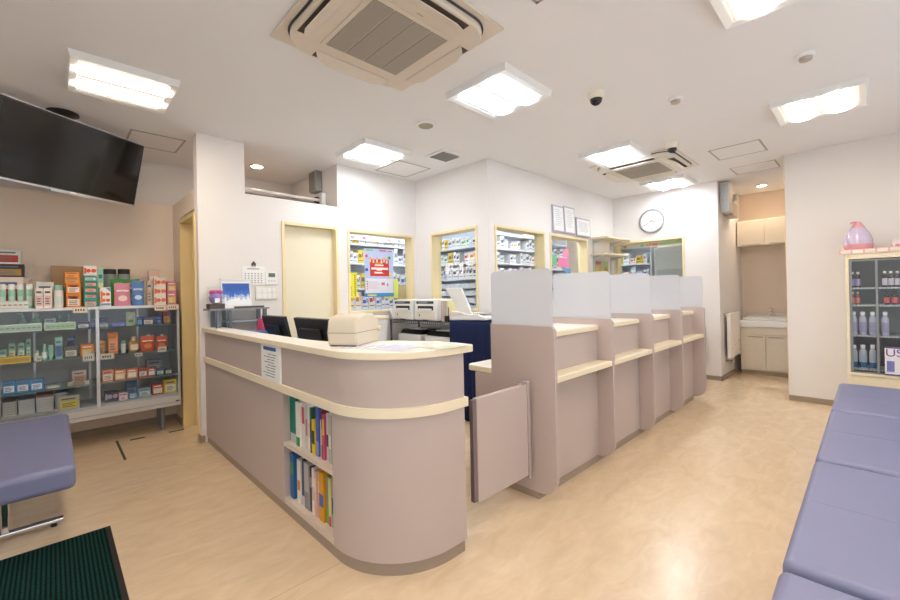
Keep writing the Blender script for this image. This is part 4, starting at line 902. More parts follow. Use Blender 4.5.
PRODUCTS = [
    ('bottle', -0.309, -0.27, 1.246, 1.452, 4.93, 'a8dcc4,f4f4f2', 'mint bottle with white cap, leftmost of the row on top of the display cabinet'),
    ('bottle', -0.262, -0.217, 1.246, 1.452, 4.93, 'a8dcc4,f4f4f2', 'mint bottle with white cap, second of the row on top of the display cabinet'),
    ('bottle', -0.211, -0.168, 1.246, 1.452, 4.93, 'a8dcc4,f4f4f2', 'mint bottle with white cap, third of the row on top of the display cabinet'),
    ('bottle', -0.162, -0.115, 1.246, 1.452, 4.93, 'a8dcc4,f4f4f2', 'mint bottle with white cap, rightmost of the row on top of the display cabinet'),
    ('box', -0.362, -0.138, 1.246, 1.312, 4.83, 'c9ded2,e9e4de', 'long mint and white tray in front of the mint bottles'),
    ('box', -0.102, -0.055, 1.246, 1.416, 4.86, 'f2ece6,eac4bc', 'left small white carton with pale pink print beside the mint bottles'),
    ('box', -0.051, -0.001, 1.246, 1.416, 4.86, 'f2ece6,eac4bc', 'right small white carton with pale pink print, left of the white mint-topped bottle'),
    ('box', -0.099, 0.013, 1.246, 1.471, 5.0, 'dfe2dc,cfd4cc', 'translucent pack standing behind the two small white cartons'),
    ('bottle', 0.009, 0.071, 1.246, 1.442, 4.87, 'f0eae4,9fd0c4', 'white bottle with mint cap beside the brown cardboard box'),
    ('box', -0.005, 0.245, 1.246, 1.624, 5.14, 'a3825a,a3825a', 'plain brown cardboard box against the wall on the display cabinet'),
    ('box', 0.086, 0.183, 1.246, 1.365, 4.88, 'ef8a2c,f6e9da', 'orange and white medicine carton at the bottom of the orange stack'),
    ('box', 0.087, 0.184, 1.3653, 1.458, 4.88, 'ef8a2c,f6e9da', 'orange and white medicine carton, second from bottom of the orange stack'),
    ('box', 0.079, 0.18, 1.4583, 1.507, 4.92, 'f09036,f5b25c', 'orange carton lying flat, second from the top of the orange stack'),
    ('box', 0.08, 0.177, 1.5073, 1.558, 4.92, 'f09036,f5b25c', 'orange carton lying flat at the very top of the orange stack'),
    ('box', 0.202, 0.294, 1.246, 1.32, 4.89, '1fa58a,f0b8a8', 'teal carton at the bottom of the tall teal stack'),
    ('box', 0.203, 0.295, 1.3203, 1.374, 4.89, '1fa58a,f0b8a8', 'teal carton second from the bottom of the tall teal stack'),
    ('box', 0.204, 0.295, 1.3743, 1.428, 4.89, '1fa58a,f0b8a8', 'teal carton third from the bottom of the tall teal stack'),
    ('box', 0.205, 0.296, 1.4283, 1.478, 4.89, '1fa58a,f0b8a8', 'teal carton fourth from the bottom of the tall teal stack'),
    ('box', 0.205, 0.293, 1.4783, 1.527, 4.89, '2aae96,d8f0e8', 'teal carton just under the white-fronted top of the tall stack'),
    ('box', 0.203, 0.291, 1.5273, 1.613, 4.89, 'f4efe8,e8603a', 'white carton with orange oval topping the tall teal stack'),
    ('box', 0.306, 0.348, 1.246, 1.6, 5.02, '9ad8c8,ece9b0', 'tall mint and yellow pack directly right of the teal stack'),
    ('jar', 0.352, 0.456, 1.246, 1.603, 5.12, '8d9c94,2b3032', 'dark-lidded glass jar, left of the pair at the back of the display cabinet'),
    ('jar', 0.464, 0.564, 1.246, 1.606, 5.12, '8d9c94,2b3032', 'dark-lidded glass jar, right of the pair at the back of the display cabinet'),
    ('pouch', 0.395, 0.623, 1.246, 1.504, 5.03, '3f8f3a,7fb85a', 'green bag lying behind the pink and blue pouches'),
    ('box', 0.312, 0.389, 1.246, 1.42, 4.88, 'f2efea,ef7a4a', 'white carton with orange pattern and blue corner'),
    ('pouch', 0.411, 0.536, 1.246, 1.46, 4.88, 'd88aa0,f0d8d0', 'pink pouch with cup picture on top of the display cabinet'),
    ('pouch', 0.541, 0.641, 1.246, 1.48, 4.89, '5a86c4,d8dff0', 'blue pouch with cup picture on top of the display cabinet'),
    ('box', 0.668, 0.708, 1.246, 1.483, 4.95, 'd8c4b0,c8b49c', 'tall beige packet right of the blue pouch'),
    ('box', 0.696, 0.791, 1.246, 1.588, 5.05, 'efc8b8,f3ddd2', 'tall pale peach carton behind the white and orange stack'),
    ('box', 0.715, 0.813, 1.246, 1.338, 4.9, 'f1e8de,ef7f5a', 'white carton with orange circles, bottom of the stack of three'),
    ('box', 0.716, 0.814, 1.3383, 1.422, 4.9, 'f1e8de,ef7f5a', 'white carton with orange circles, middle of the stack of three'),
    ('box', 0.718, 0.816, 1.4223, 1.516, 4.9, 'f1e8de,ef7f5a', 'white carton with orange circles, top of the stack of three'),
    ('box', 0.827, 0.906, 1.246, 1.372, 4.93, 'dc7f9c,e8c860', 'pink and yellow carton, lower of the two at the right end of the display cabinet'),
    ('box', 0.829, 0.908, 1.3723, 1.478, 4.93, 'dc7f9c,e8c860', 'pink and yellow carton, upper of the two at the right end of the display cabinet'),
    ('box', -0.354, -0.177, 1.246, 1.514, 5.05, 'e8dcd4,c84a4a', 'white and red carton lowest in the far left pile on the display cabinet'),
    ('box', -0.353, -0.167, 1.5143, 1.624, 5.05, '3c2f22,b08a40', 'dark brown and gold carton in the pile at the far left of the cabinet top'),
    ('box', -0.34, -0.186, 1.6243, 1.745, 5.05, 'dfe0dc,b84038', 'white carton with red bar topping the pile at the far left'),
    ('pump', -0.219, -0.149, 1.056, 1.209, 4.98, '7fae98,c4d8cc', 'green pump bottle, left of the pair on the top glass shelf'),
    ('pump', -0.134, -0.062, 1.056, 1.222, 4.98, '7fae98,c4d8cc', 'green pump bottle, right of the pair on the top glass shelf'),
    ('box', -0.408, -0.065, 1.056, 1.121, 4.86, 'e6e0cc,a8c8b4', 'long cream shelf strip box in front of the green pump bottles'),
    ('box', -0.053, 0.146, 1.056, 1.119, 4.86, 'ece6cc,9cc8a0', 'long cream carton with green corner on the top glass shelf'),
    ('box', -0.051, 0.021, 1.056, 1.153, 4.98, 'd8ecf4,8ab8d8', 'small pale blue carton behind the long cream carton'),
    ('bottle', 0.079, 0.131, 1.056, 1.186, 4.99, '8ab8a4,a8ccbc', 'pointed green bottle behind the long cream carton'),
    ('bottle', 0.034, 0.06, 1.056, 1.179, 5.04, '8ab8a4,a8ccbc', 'slim green tube behind the long cream carton'),
    ('box', 0.153, 0.239, 1.056, 1.113, 4.88, '3c4478,e0dcd8', 'navy carton with white label left of the cabinet divider'),
    ('box', 0.243, 0.277, 1.056, 1.127, 4.88, '46508c,6a74b0', 'narrow navy carton right beside the cabinet divider'),
    ('box', 0.304, 0.37, 1.056, 1.09, 4.88, '9aa0b0,c8ccd4', 'flat grey-blue carton just right of the cabinet divider on the top glass shelf'),
    ('box', 0.314, 0.368, 1.056, 1.14, 5.04, '2c3468,525ca0', 'navy box at the back right of the cabinet divider'),
    ('box', 0.384, 0.493, 1.056, 1.097, 4.88, '4858b4,8a94d0', 'wide blue carton in the middle of the top right glass shelf'),
    ('pouch', 0.496, 0.568, 1.056, 1.186, 4.9, 'c4d0a8,6f9a5a', 'pale green pouch on the top right glass shelf'),
    ('box', 0.579, 0.621, 1.056, 1.134, 4.9, '2c4a94,58b0d8', 'narrow blue carton beside the pale green pouch'),
    ('box', 0.622, 0.709, 1.056, 1.131, 4.88, '3c4894,e4ded0', 'blue carton with cream label on the top right glass shelf'),
    ('pouch', 0.728, 0.777, 1.056, 1.146, 4.9, '2a5cb8,9ac0e8', 'small bright blue packet on the top right glass shelf'),
    ('box', 0.786, 0.848, 1.056, 1.172, 4.9, 'b8587c,e0b040', 'pink and yellow carton at the right end of the top glass shelf'),
    ('box', -0.324, -0.269, 0.806, 0.917, 4.9, '7fb8a4,c8e0d4', 'small green carton at the far left of the second glass shelf'),
    ('box', -0.262, -0.22, 0.806, 0.963, 4.92, '7fb4a0,d8c890', 'green and gold carton, second from left on the second glass shelf'),
    ('box', -0.211, -0.168, 0.806, 0.962, 4.92, '8ac0ac,c8e0d4', 'green carton third from left on the second glass shelf'),
    ('box', -0.162, -0.133, 0.806, 0.995, 4.92, '7aae9c,b4d4c8', 'tall slim green carton on the second glass shelf'),
    ('box', -0.331, -0.132, 0.806, 0.86, 4.83, 'e6cc3c,c89c30', 'long yellow price strip box on the second glass shelf'),
    ('bottle', -0.121, -0.086, 0.806, 0.89, 4.87, 'e4d8cc,a0c8b4', 'small white bottle right of the yellow strip'),
    ('bottle', -0.077, -0.032, 0.806, 0.938, 4.89, '86bca8,9cd0bc', 'green round-shouldered bottle on the second glass shelf'),
    ('tube', -0.032, 0.005, 0.806, 0.929, 4.89, '86bca8,9cd0bc', 'green upright tube beside the green bottle'),
    ('box', 0.012, 0.059, 0.806, 0.99, 4.87, '8cc4b4,5a70b0', 'tall pale green carton with blue mark on the second glass shelf'),
    ('box', 0.067, 0.157, 0.806, 0.907, 4.9, '5c564e,cfcac0', 'dark display box with silver label on the second glass shelf'),
    ('pouch', 0.088, 0.14, 0.9073, 0.988, 4.93, '24407c,16284c', 'dark blue round pack resting on the dark display box'),
    ('box', 0.174, 0.268, 0.806, 0.909, 4.9, 'ee8a24,f0c060', 'orange carton left of the cabinet divider on the second glass shelf'),
    ('box', 0.296, 0.341, 0.806, 0.926, 4.9, 'ee9a2c,d8a84c', 'orange and gold carton right of the cabinet divider on the second glass shelf'),
    ('box', 0.362, 0.434, 0.806, 0.998, 4.89, 'ee8420,e8a07c', 'tall orange carton on the second glass shelf right half'),
    ('bottle', 0.455, 0.491, 0.806, 0.917, 4.89, 'dce0dc,7fb0a0', 'small white bottle right of the tall orange carton'),
    ('bottle', 0.512, 0.599, 0.806, 0.946, 4.9, 'c8902c,e8d0b0', 'gold bottle with pink face label on the second glass shelf'),
    ('pouch', 0.603, 0.717, 0.806, 0.946, 4.9, 'd0502c,e88a50', 'larger red and orange pouch on the second glass shelf'),
    ('pouch', 0.725, 0.819, 0.806, 0.937, 4.9, 'd0502c,e07a50', 'smaller red pouch at the right end of the second glass shelf'),
    ('box', -0.3, -0.225, 0.556, 0.657, 4.9, '3c8cc8,e8ecf2', 'blue and white carton, left of the three on the third glass shelf'),
    ('box', -0.222, -0.145, 0.556, 0.653, 4.9, '3c8cc8,e8ecf2', 'blue and white carton, middle of the three on the third glass shelf'),
    ('box', -0.142, -0.063, 0.556, 0.652, 4.9, '3c8cc8,e8ecf2', 'blue and white carton, right of the three on the third glass shelf'),
    ('box', -0.054, 0.05, 0.556, 0.584, 4.9, '6a88a8,d8c860', 'flat carton with yellow stripe on the third glass shelf'),
    ('box', 0.117, 0.214, 0.556, 0.674, 4.98, 'd4ccc4,d89070', 'pale carton with two orange marks left of the cabinet divider'),
    ('pouch', 0.082, 0.232, 0.556, 0.595, 4.88, 'b8aca0,8c7a6c', 'crumpled beige packets in front of the pale carton on the third glass shelf'),
    ('box', 0.315, 0.396, 0.556, 0.663, 4.88, 'ec9a70,f2ddc8', 'peach carton, left of the three on the third shelf right half'),
    ('box', 0.404, 0.484, 0.556, 0.654, 4.89, 'ec9a70,f4dcae', 'peach carton, middle of the three on the third shelf right half'),
    ('box', 0.496, 0.575, 0.556, 0.649, 4.9, 'e88a60,f4e4dc', 'peach carton, right of the three on the third shelf right half'),
    ('box', 0.583, 0.653, 0.556, 0.642, 4.9, 'd85a50,eee4dc', 'red and white carton, left of the pair on the third glass shelf'),
    ('box', 0.656, 0.716, 0.556, 0.632, 4.9, 'd85a50,d8ece0', 'red and white carton, right of the pair on the third glass shelf'),
    ('box', 0.724, 0.785, 0.556, 0.617, 4.9, '4a62a8,b8dcc0', 'small blue and green carton on the third glass shelf'),
    ('box', 0.793, 0.851, 0.556, 0.608, 4.9, '4a5c48,d8d8c4', 'small dark green carton at the right end of the third glass shelf'),
    ('box', 0.672, 0.801, 0.556, 0.683, 5.1, 'a8acac,c4c8c8', 'grey translucent box standing at the back of the third glass shelf'),
    ('box', 0.431, 0.497, 0.366, 0.434, 4.87, 'e4b8bc,f0dcdc', 'small pink carton in the bottom of the cabinet'),
    ('box', 0.331, 0.43, 0.366, 0.459, 4.9, '4c4458,a8a0b0', 'dark purple carton with oval mark in the bottom of the cabinet'),
    ('box', 0.495, 0.582, 0.366, 0.509, 4.98, '3c74b0,88a0b8', 'tall blue carton in the bottom of the cabinet'),
    ('box', 0.502, 0.573, 0.366, 0.419, 4.88, '3c80c0,9ab4cc', 'short blue carton in front of the tall blue carton'),
    ('box', 0.58, 0.677, 0.366, 0.447, 4.9, '8cbcd0,cfe0e6', 'pale blue carton in the bottom of the cabinet'),
    ('box', 0.686, 0.778, 0.366, 0.468, 4.9, 'c43a38,e8dcc8', 'red carton with white label in the bottom of the cabinet'),
    ('box', 0.783, 0.892, 0.366, 0.495, 4.9, 'e4c830,e8e0c0', 'yellow carton with white label at the bottom right of the cabinet'),
    ('box', 0.024, 0.162, 0.366, 0.482, 4.84, 'b8b8a8,d8cc50', 'pale carton with yellow end in the bottom of the cabinet left of the divider'),
    ('flat', -0.389, -0.309, 0.366, 0.385, 4.93, 'c0bdb4,d4d2cc', 'clear-wrapped flat packet, lowest in the far left pile at the bottom of the cabinet'),
    ('flat', -0.389, -0.309, 0.386, 0.405, 4.93, 'c0bdb4,d4d2cc', 'clear-wrapped flat packet, second up in the far left pile at the bottom of the cabinet'),
    ('flat', -0.389, -0.309, 0.406, 0.425, 4.93, 'c0bdb4,d4d2cc', 'clear-wrapped flat packet, third up in the far left pile at the bottom of the cabinet'),
    ('flat', -0.389, -0.309, 0.426, 0.445, 4.93, 'c0bdb4,d4d2cc', 'clear-wrapped flat packet, fourth up in the far left pile at the bottom of the cabinet'),
    ('flat', -0.389, -0.309, 0.446, 0.465, 4.93, 'c0bdb4,d4d2cc', 'clear-wrapped flat packet, fifth up in the far left pile at the bottom of the cabinet'),
    ('flat', -0.389, -0.309, 0.466, 0.485, 4.93, 'c0bdb4,d4d2cc', 'clear-wrapped flat packet, sixth up in the far left pile at the bottom of the cabinet'),
    ('flat', -0.303, -0.22, 0.366, 0.385, 4.93, 'b8b4ac,d4d2cc', 'clear-wrapped flat packet, lowest in the second pile at the bottom of the cabinet'),
    ('flat', -0.303, -0.22, 0.386, 0.405, 4.93, 'b8b4ac,d4d2cc', 'clear-wrapped flat packet, second up in the second pile at the bottom of the cabinet'),
    ('flat', -0.303, -0.22, 0.406, 0.425, 4.93, 'b8b4ac,d4d2cc', 'clear-wrapped flat packet, third up in the second pile at the bottom of the cabinet'),
    ('flat', -0.303, -0.22, 0.426, 0.445, 4.93, 'b8b4ac,d4d2cc', 'clear-wrapped flat packet, fourth up in the second pile at the bottom of the cabinet'),
    ('flat', -0.303, -0.22, 0.446, 0.465, 4.93, 'b8b4ac,d4d2cc', 'clear-wrapped flat packet, fifth up in the second pile at the bottom of the cabinet'),
    ('flat', -0.303, -0.22, 0.466, 0.485, 4.93, 'b8b4ac,d4d2cc', 'clear-wrapped flat packet, sixth up in the second pile at the bottom of the cabinet'),
    ('flat', -0.214, -0.116, 0.366, 0.385, 4.93, 'c4c8c6,d4d2cc', 'clear-wrapped flat packet, lowest in the third pile at the bottom of the cabinet'),
    ('flat', -0.214, -0.116, 0.386, 0.405, 4.93, 'c4c8c6,d4d2cc', 'clear-wrapped flat packet, second up in the third pile at the bottom of the cabinet'),
    ('flat', -0.214, -0.116, 0.406, 0.425, 4.93, 'c4c8c6,d4d2cc', 'clear-wrapped flat packet, third up in the third pile at the bottom of the cabinet'),
    ('flat', -0.214, -0.116, 0.426, 0.445, 4.93, 'c4c8c6,d4d2cc', 'clear-wrapped flat packet, fourth up in the third pile at the bottom of the cabinet'),
    ('flat', -0.214, -0.116, 0.446, 0.465, 4.93, 'c4c8c6,d4d2cc', 'clear-wrapped flat packet, fifth up in the third pile at the bottom of the cabinet'),
    ('flat', -0.214, -0.116, 0.466, 0.485, 4.93, 'c4c8c6,d4d2cc', 'clear-wrapped flat packet, sixth up in the third pile at the bottom of the cabinet'),
    ('flat', -0.11, -0.001, 0.366, 0.385, 4.93, 'c8c0bc,d4d2cc', 'clear-wrapped flat packet, lowest in the red-topped pile at the bottom of the cabinet'),
    ('flat', -0.11, -0.001, 0.386, 0.405, 4.93, 'c8c0bc,d4d2cc', 'clear-wrapped flat packet, second up in the red-topped pile at the bottom of the cabinet'),
    ('flat', -0.11, -0.001, 0.406, 0.425, 4.93, 'c8c0bc,d4d2cc', 'clear-wrapped flat packet, third up in the red-topped pile at the bottom of the cabinet'),
    ('flat', -0.11, -0.001, 0.426, 0.445, 4.93, 'c8c0bc,d4d2cc', 'clear-wrapped flat packet, fourth up in the red-topped pile at the bottom of the cabinet'),
    ('flat', -0.11, -0.001, 0.446, 0.465, 4.93, 'c8c0bc,d4d2cc', 'clear-wrapped flat packet, fifth up in the red-topped pile at the bottom of the cabinet'),
    ('flat', -0.11, -0.001, 0.466, 0.485, 4.93, 'c8c0bc,d4d2cc', 'clear-wrapped flat packet, sixth up in the red-topped pile at the bottom of the cabinet'),
    ('flat', -0.11, -0.001, 0.486, 0.505, 4.93, 'c03c30,2c6a54', 'clear-wrapped flat packet, topmost in the red-topped pile at the bottom of the cabinet'),
    ('flat', 0.006, 0.088, 0.366, 0.385, 4.93, 'b0aeae,d4d2cc', 'clear-wrapped flat packet, lowest in the fifth pile at the bottom of the cabinet'),
    ('flat', 0.006, 0.088, 0.386, 0.405, 4.93, 'b0aeae,d4d2cc', 'clear-wrapped flat packet, second up in the fifth pile at the bottom of the cabinet'),
    ('flat', 0.006, 0.088, 0.406, 0.425, 4.93, 'b0aeae,d4d2cc', 'clear-wrapped flat packet, third up in the fifth pile at the bottom of the cabinet'),
    ('flat', 0.006, 0.088, 0.426, 0.445, 4.93, 'b0aeae,d4d2cc', 'clear-wrapped flat packet, fourth up in the fifth pile at the bottom of the cabinet'),
    ('flat', 0.006, 0.088, 0.446, 0.465, 4.93, 'b0aeae,d4d2cc', 'clear-wrapped flat packet, fifth up in the fifth pile at the bottom of the cabinet'),
    ('flat', 0.006, 0.088, 0.466, 0.485, 4.93, 'b0aeae,d4d2cc', 'clear-wrapped flat packet, sixth up in the fifth pile at the bottom of the cabinet'),
    ('flat', 0.006, 0.088, 0.486, 0.505, 4.93, 'b0aeae,d4d2cc', 'clear-wrapped flat packet, topmost in the fifth pile at the bottom of the cabinet'),
]
MAGAZINES = [
    (2.465, 2.470, 0.4301, 0.250, 'e8e4e0', 'd8d4d0', 'thin white magazine at the left end of the upper magazine shelf'),
    (2.464, 2.370, 0.4301, 0.265, '0f7f6e', 'c6c9cb', 'thick teal binder with a grey foot on the upper magazine shelf'),
    (2.361, 2.307, 0.4301, 0.255, 'ece8e0', '3a9a58', 'white magazine with green foot on the upper magazine shelf'),
    (2.304, 2.270, 0.4301, 0.250, 'e4ddd8', 'c84a50', 'white magazine with red spots on the upper magazine shelf'),
    (2.267, 2.241, 0.4301, 0.250, 'd8d0c4', 'c08a8a', 'beige patterned magazine on the upper magazine shelf'),
    (2.239, 2.193, 0.4301, 0.250, 'e6e4e2', 'd4d0cc', 'plain white thick magazine on the upper magazine shelf'),
    (2.191, 2.168, 0.4301, 0.250, '34604a', '50443c', 'dark green magazine on the upper magazine shelf'),
    (2.167, 2.133, 0.4301, 0.190, 'ecca20', '3c3a30', 'short bright yellow book on the upper magazine shelf'),
    (2.127, 2.092, 0.4301, 0.265, '4a62b4', '8a94d4', 'blue magazine on the upper magazine shelf'),
    (2.089, 2.064, 0.4301, 0.200, 'd8d0c0', 'b8b0a8', 'short cream book beside the blue magazine'),
    (2.062, 2.046, 0.4301, 0.260, '7a3c34', 'c49050', 'dark red magazine on the upper magazine shelf'),
    (2.043, 2.021, 0.4301, 0.240, 'd0486c', 'e8c070', 'pink magazine on the upper magazine shelf'),
    (2.019, 1.988, 0.4301, 0.250, 'c8c8c8', '34405c', 'grey magazine with dark top on the upper magazine shelf'),
    (1.983, 1.951, 0.4301, 0.255, 'b8b8a8', 'd8d8cc', 'pale grey-green magazine at the right end of the upper magazine shelf'),
    (2.465, 2.467, 0.0951, 0.260, '2c4268', '4a6a98', 'navy magazine at the left end of the lower magazine shelf'),
    (2.458, 2.409, 0.0951, 0.265, '2a6aa8', '3c9060', 'bright blue magazine on the lower magazine shelf'),
    (2.398, 2.367, 0.0951, 0.240, 'dcd4c4', 'e4ddd0', 'cream magazine on the lower magazine shelf'),
    (2.364, 2.326, 0.0951, 0.250, 'e8e4de', 'd08050', 'white magazine beside the cream one on the lower magazine shelf'),
    (2.320, 2.275, 0.0951, 0.260, '3c4e64', 'd8d4cc', 'dark blue magazine with white foot on the lower magazine shelf'),
    (2.267, 2.213, 0.0951, 0.260, 'b8b4b4', '8c8c94', 'grey magazine on the lower magazine shelf'),
    (2.208, 2.183, 0.0951, 0.250, '46281e', 'a89890', 'dark brown magazine on the lower magazine shelf'),
    (2.178, 2.147, 0.0951, 0.255, 'e4dedc', 'c8c0bc', 'white magazine right of the dark brown one on the lower shelf'),
    (2.143, 2.118, 0.0951, 0.250, 'dcb8a8', 'e8d0c4', 'pale pink magazine, left of the pink pair on the lower magazine shelf'),
    (2.115, 2.096, 0.0951, 0.250, 'd8a49c', 'ecd4cc', 'pale pink magazine, right of the pink pair on the lower magazine shelf'),
    (2.092, 2.037, 0.0951, 0.260, 'e0a020', '4060b0', 'thick orange-yellow magazine with rainbow mark on the lower magazine shelf'),
    (2.032, 2.003, 0.0951, 0.250, '8c9088', '60b050', 'grey-green magazine on the lower magazine shelf'),
    (2.001, 1.975, 0.0951, 0.250, 'd8d890', 'd03c78', 'multicoloured pink-footed magazine on the lower magazine shelf'),
    (1.973, 1.953, 0.0951, 0.245, 'a8a49c', '44648c', 'grey magazine at the right end of the lower magazine shelf'),
]
CABINET_BOTTLES = [
    ('brown', 0.144, 0.111, 1.271, 1.430, 'brown bottle with lilac label, left one on the top shelf of the bottle cabinet'),
    ('brown', 0.107, 0.069, 1.271, 1.428, 'brown bottle with lilac label, right one on the top shelf left of the divider'),
    ('brownw', -0.079, -0.114, 1.271, 1.428, 'brown bottle with white label, first right of the divider on the top shelf'),
    ('brownw', -0.119, -0.156, 1.271, 1.426, 'brown bottle with white label, second right of the divider on the top shelf'),
    ('brownw', -0.161, -0.197, 1.271, 1.424, 'brown bottle with white label, third right of the divider on the top shelf'),
    ('brownw', -0.203, -0.241, 1.271, 1.421, 'brown bottle with white label, fourth right of the divider, at the photo edge'),
    ('amber', 0.140, 0.112, 1.101, 1.228, 'amber bottle, left one on the second shelf of the bottle cabinet'),
    ('amber', 0.106, 0.076, 1.101, 1.227, 'amber bottle, right one on the second shelf of the bottle cabinet'),
    ('black', -0.089, -0.126, 1.101, 1.233, 'black bottle with red label, first right of the divider'),
    ('black', -0.139, -0.181, 1.101, 1.232, 'black bottle with red label, second right of the divider'),
    ('black', -0.194, -0.232, 1.101, 1.231, 'black bottle with red label at the photo edge'),
    ('lilac', 0.147, 0.100, 0.801, 1.031, 'clear bottle with lilac label, left one on the third shelf'),
    ('lilac', 0.086, 0.033, 0.801, 1.032, 'clear bottle with lilac label, middle one on the third shelf'),
    ('lilac', 0.016, -0.033, 0.801, 1.033, 'clear bottle with lilac label, right one just left of the divider'),
    ('lilac', -0.067, -0.119, 0.801, 1.034, 'clear bottle with lilac label alone right of the divider'),
    ('blue', 0.149, 0.102, 0.471, 0.697, 'bottle of blue mouthwash, left one on the lowest shelf'),
    ('blue', 0.092, 0.035, 0.471, 0.702, 'bottle of blue mouthwash, middle one on the lowest shelf'),
    ('blue', 0.021, -0.029, 0.471, 0.707, 'bottle of blue mouthwash, right one on the lowest shelf'),
]
# ---------------------------------------------------------------- glass display cabinet
dcab = T('display_cabinet', 'long aluminium display cabinet with sliding glass doors full of medicines at the left', 'cabinet', (0, 5.0, 0))
CX0, CX1, CY0, CY1 = -.95, .905, 4.80, 5.22
B(CX0, CX1, CY0, CY1, .25, .345).build('base', M('cabinet_base', 'c9c6c4', .4), dcab, world=True, bev=.003)
B(CX0, CX1, CY0 - .004, CY0, .285, .289).build('groove', GREY, dcab, world=True)
B(CX0, CX1, CY0 + .002, CY1, 1.222, 1.246).build('top', M('cabinet_top', 'e6e8ec', .3), dcab, world=True, bev=.002)
B(CX0, CX1, CY1 - .012, CY1, .345, 1.222).build('back_panel', M('cabinet_back', 'adb3b8', .6), dcab, world=True)
B(CX0 + .01, CX1 - .01, CY0 + .02, CY1 - .012, .345, .366).build('floor_panel', M('cabinet_floor', 'b9bcc0', .5), dcab, world=True)
for x in (CX0, CX1 - .022): B(x, x + .022, CY0, CY1 - .012, .345, 1.222).build('side', ALU, dcab, world=True, bev=.002)
for x, y in ((-.33, CY0 + .012), (.272, CY0 - .002)): B(x, x + .026, y, y + .016, .345, 1.222).build('door_stile', ALU, dcab, world=True, bev=.002)
for z in (1.056, .806, .556): B(CX0 + .022, CX1 - .022, CY0 + .035, CY1 - .015, z - .007, z - .0005).build('glass_shelf', M('shelf_glass', '6d8580', .15), dcab, world=True)
for a, b, y in ((CX0 + .022, -.33, CY0 + .008), (-.304, .272, CY0 + .020), (.298, CX1 - .022, CY0 + .008)): B(a, b, y, y + .004, .345, 1.222).build('glass_door', CGLASS, dcab, world=True)
for x in (-.62, -.12, .25, .62):
    MB().box(x - .008, x + .008, CY1 - .022, CY1 - .012, .37, 1.22).build('shelf_upright', ALU, dcab, world=True)
for x in (-.85, .0, .775):
    for y in (4.95, 5.15): MB().cyl((x, y, 0), (x, y, .25), .019, n=14).build('leg', GREY, dcab, world=True)
B(.86, .89, CY0 - .003, CY0, .292, .302).build('maker_plate', DGREY, dcab, world=True)

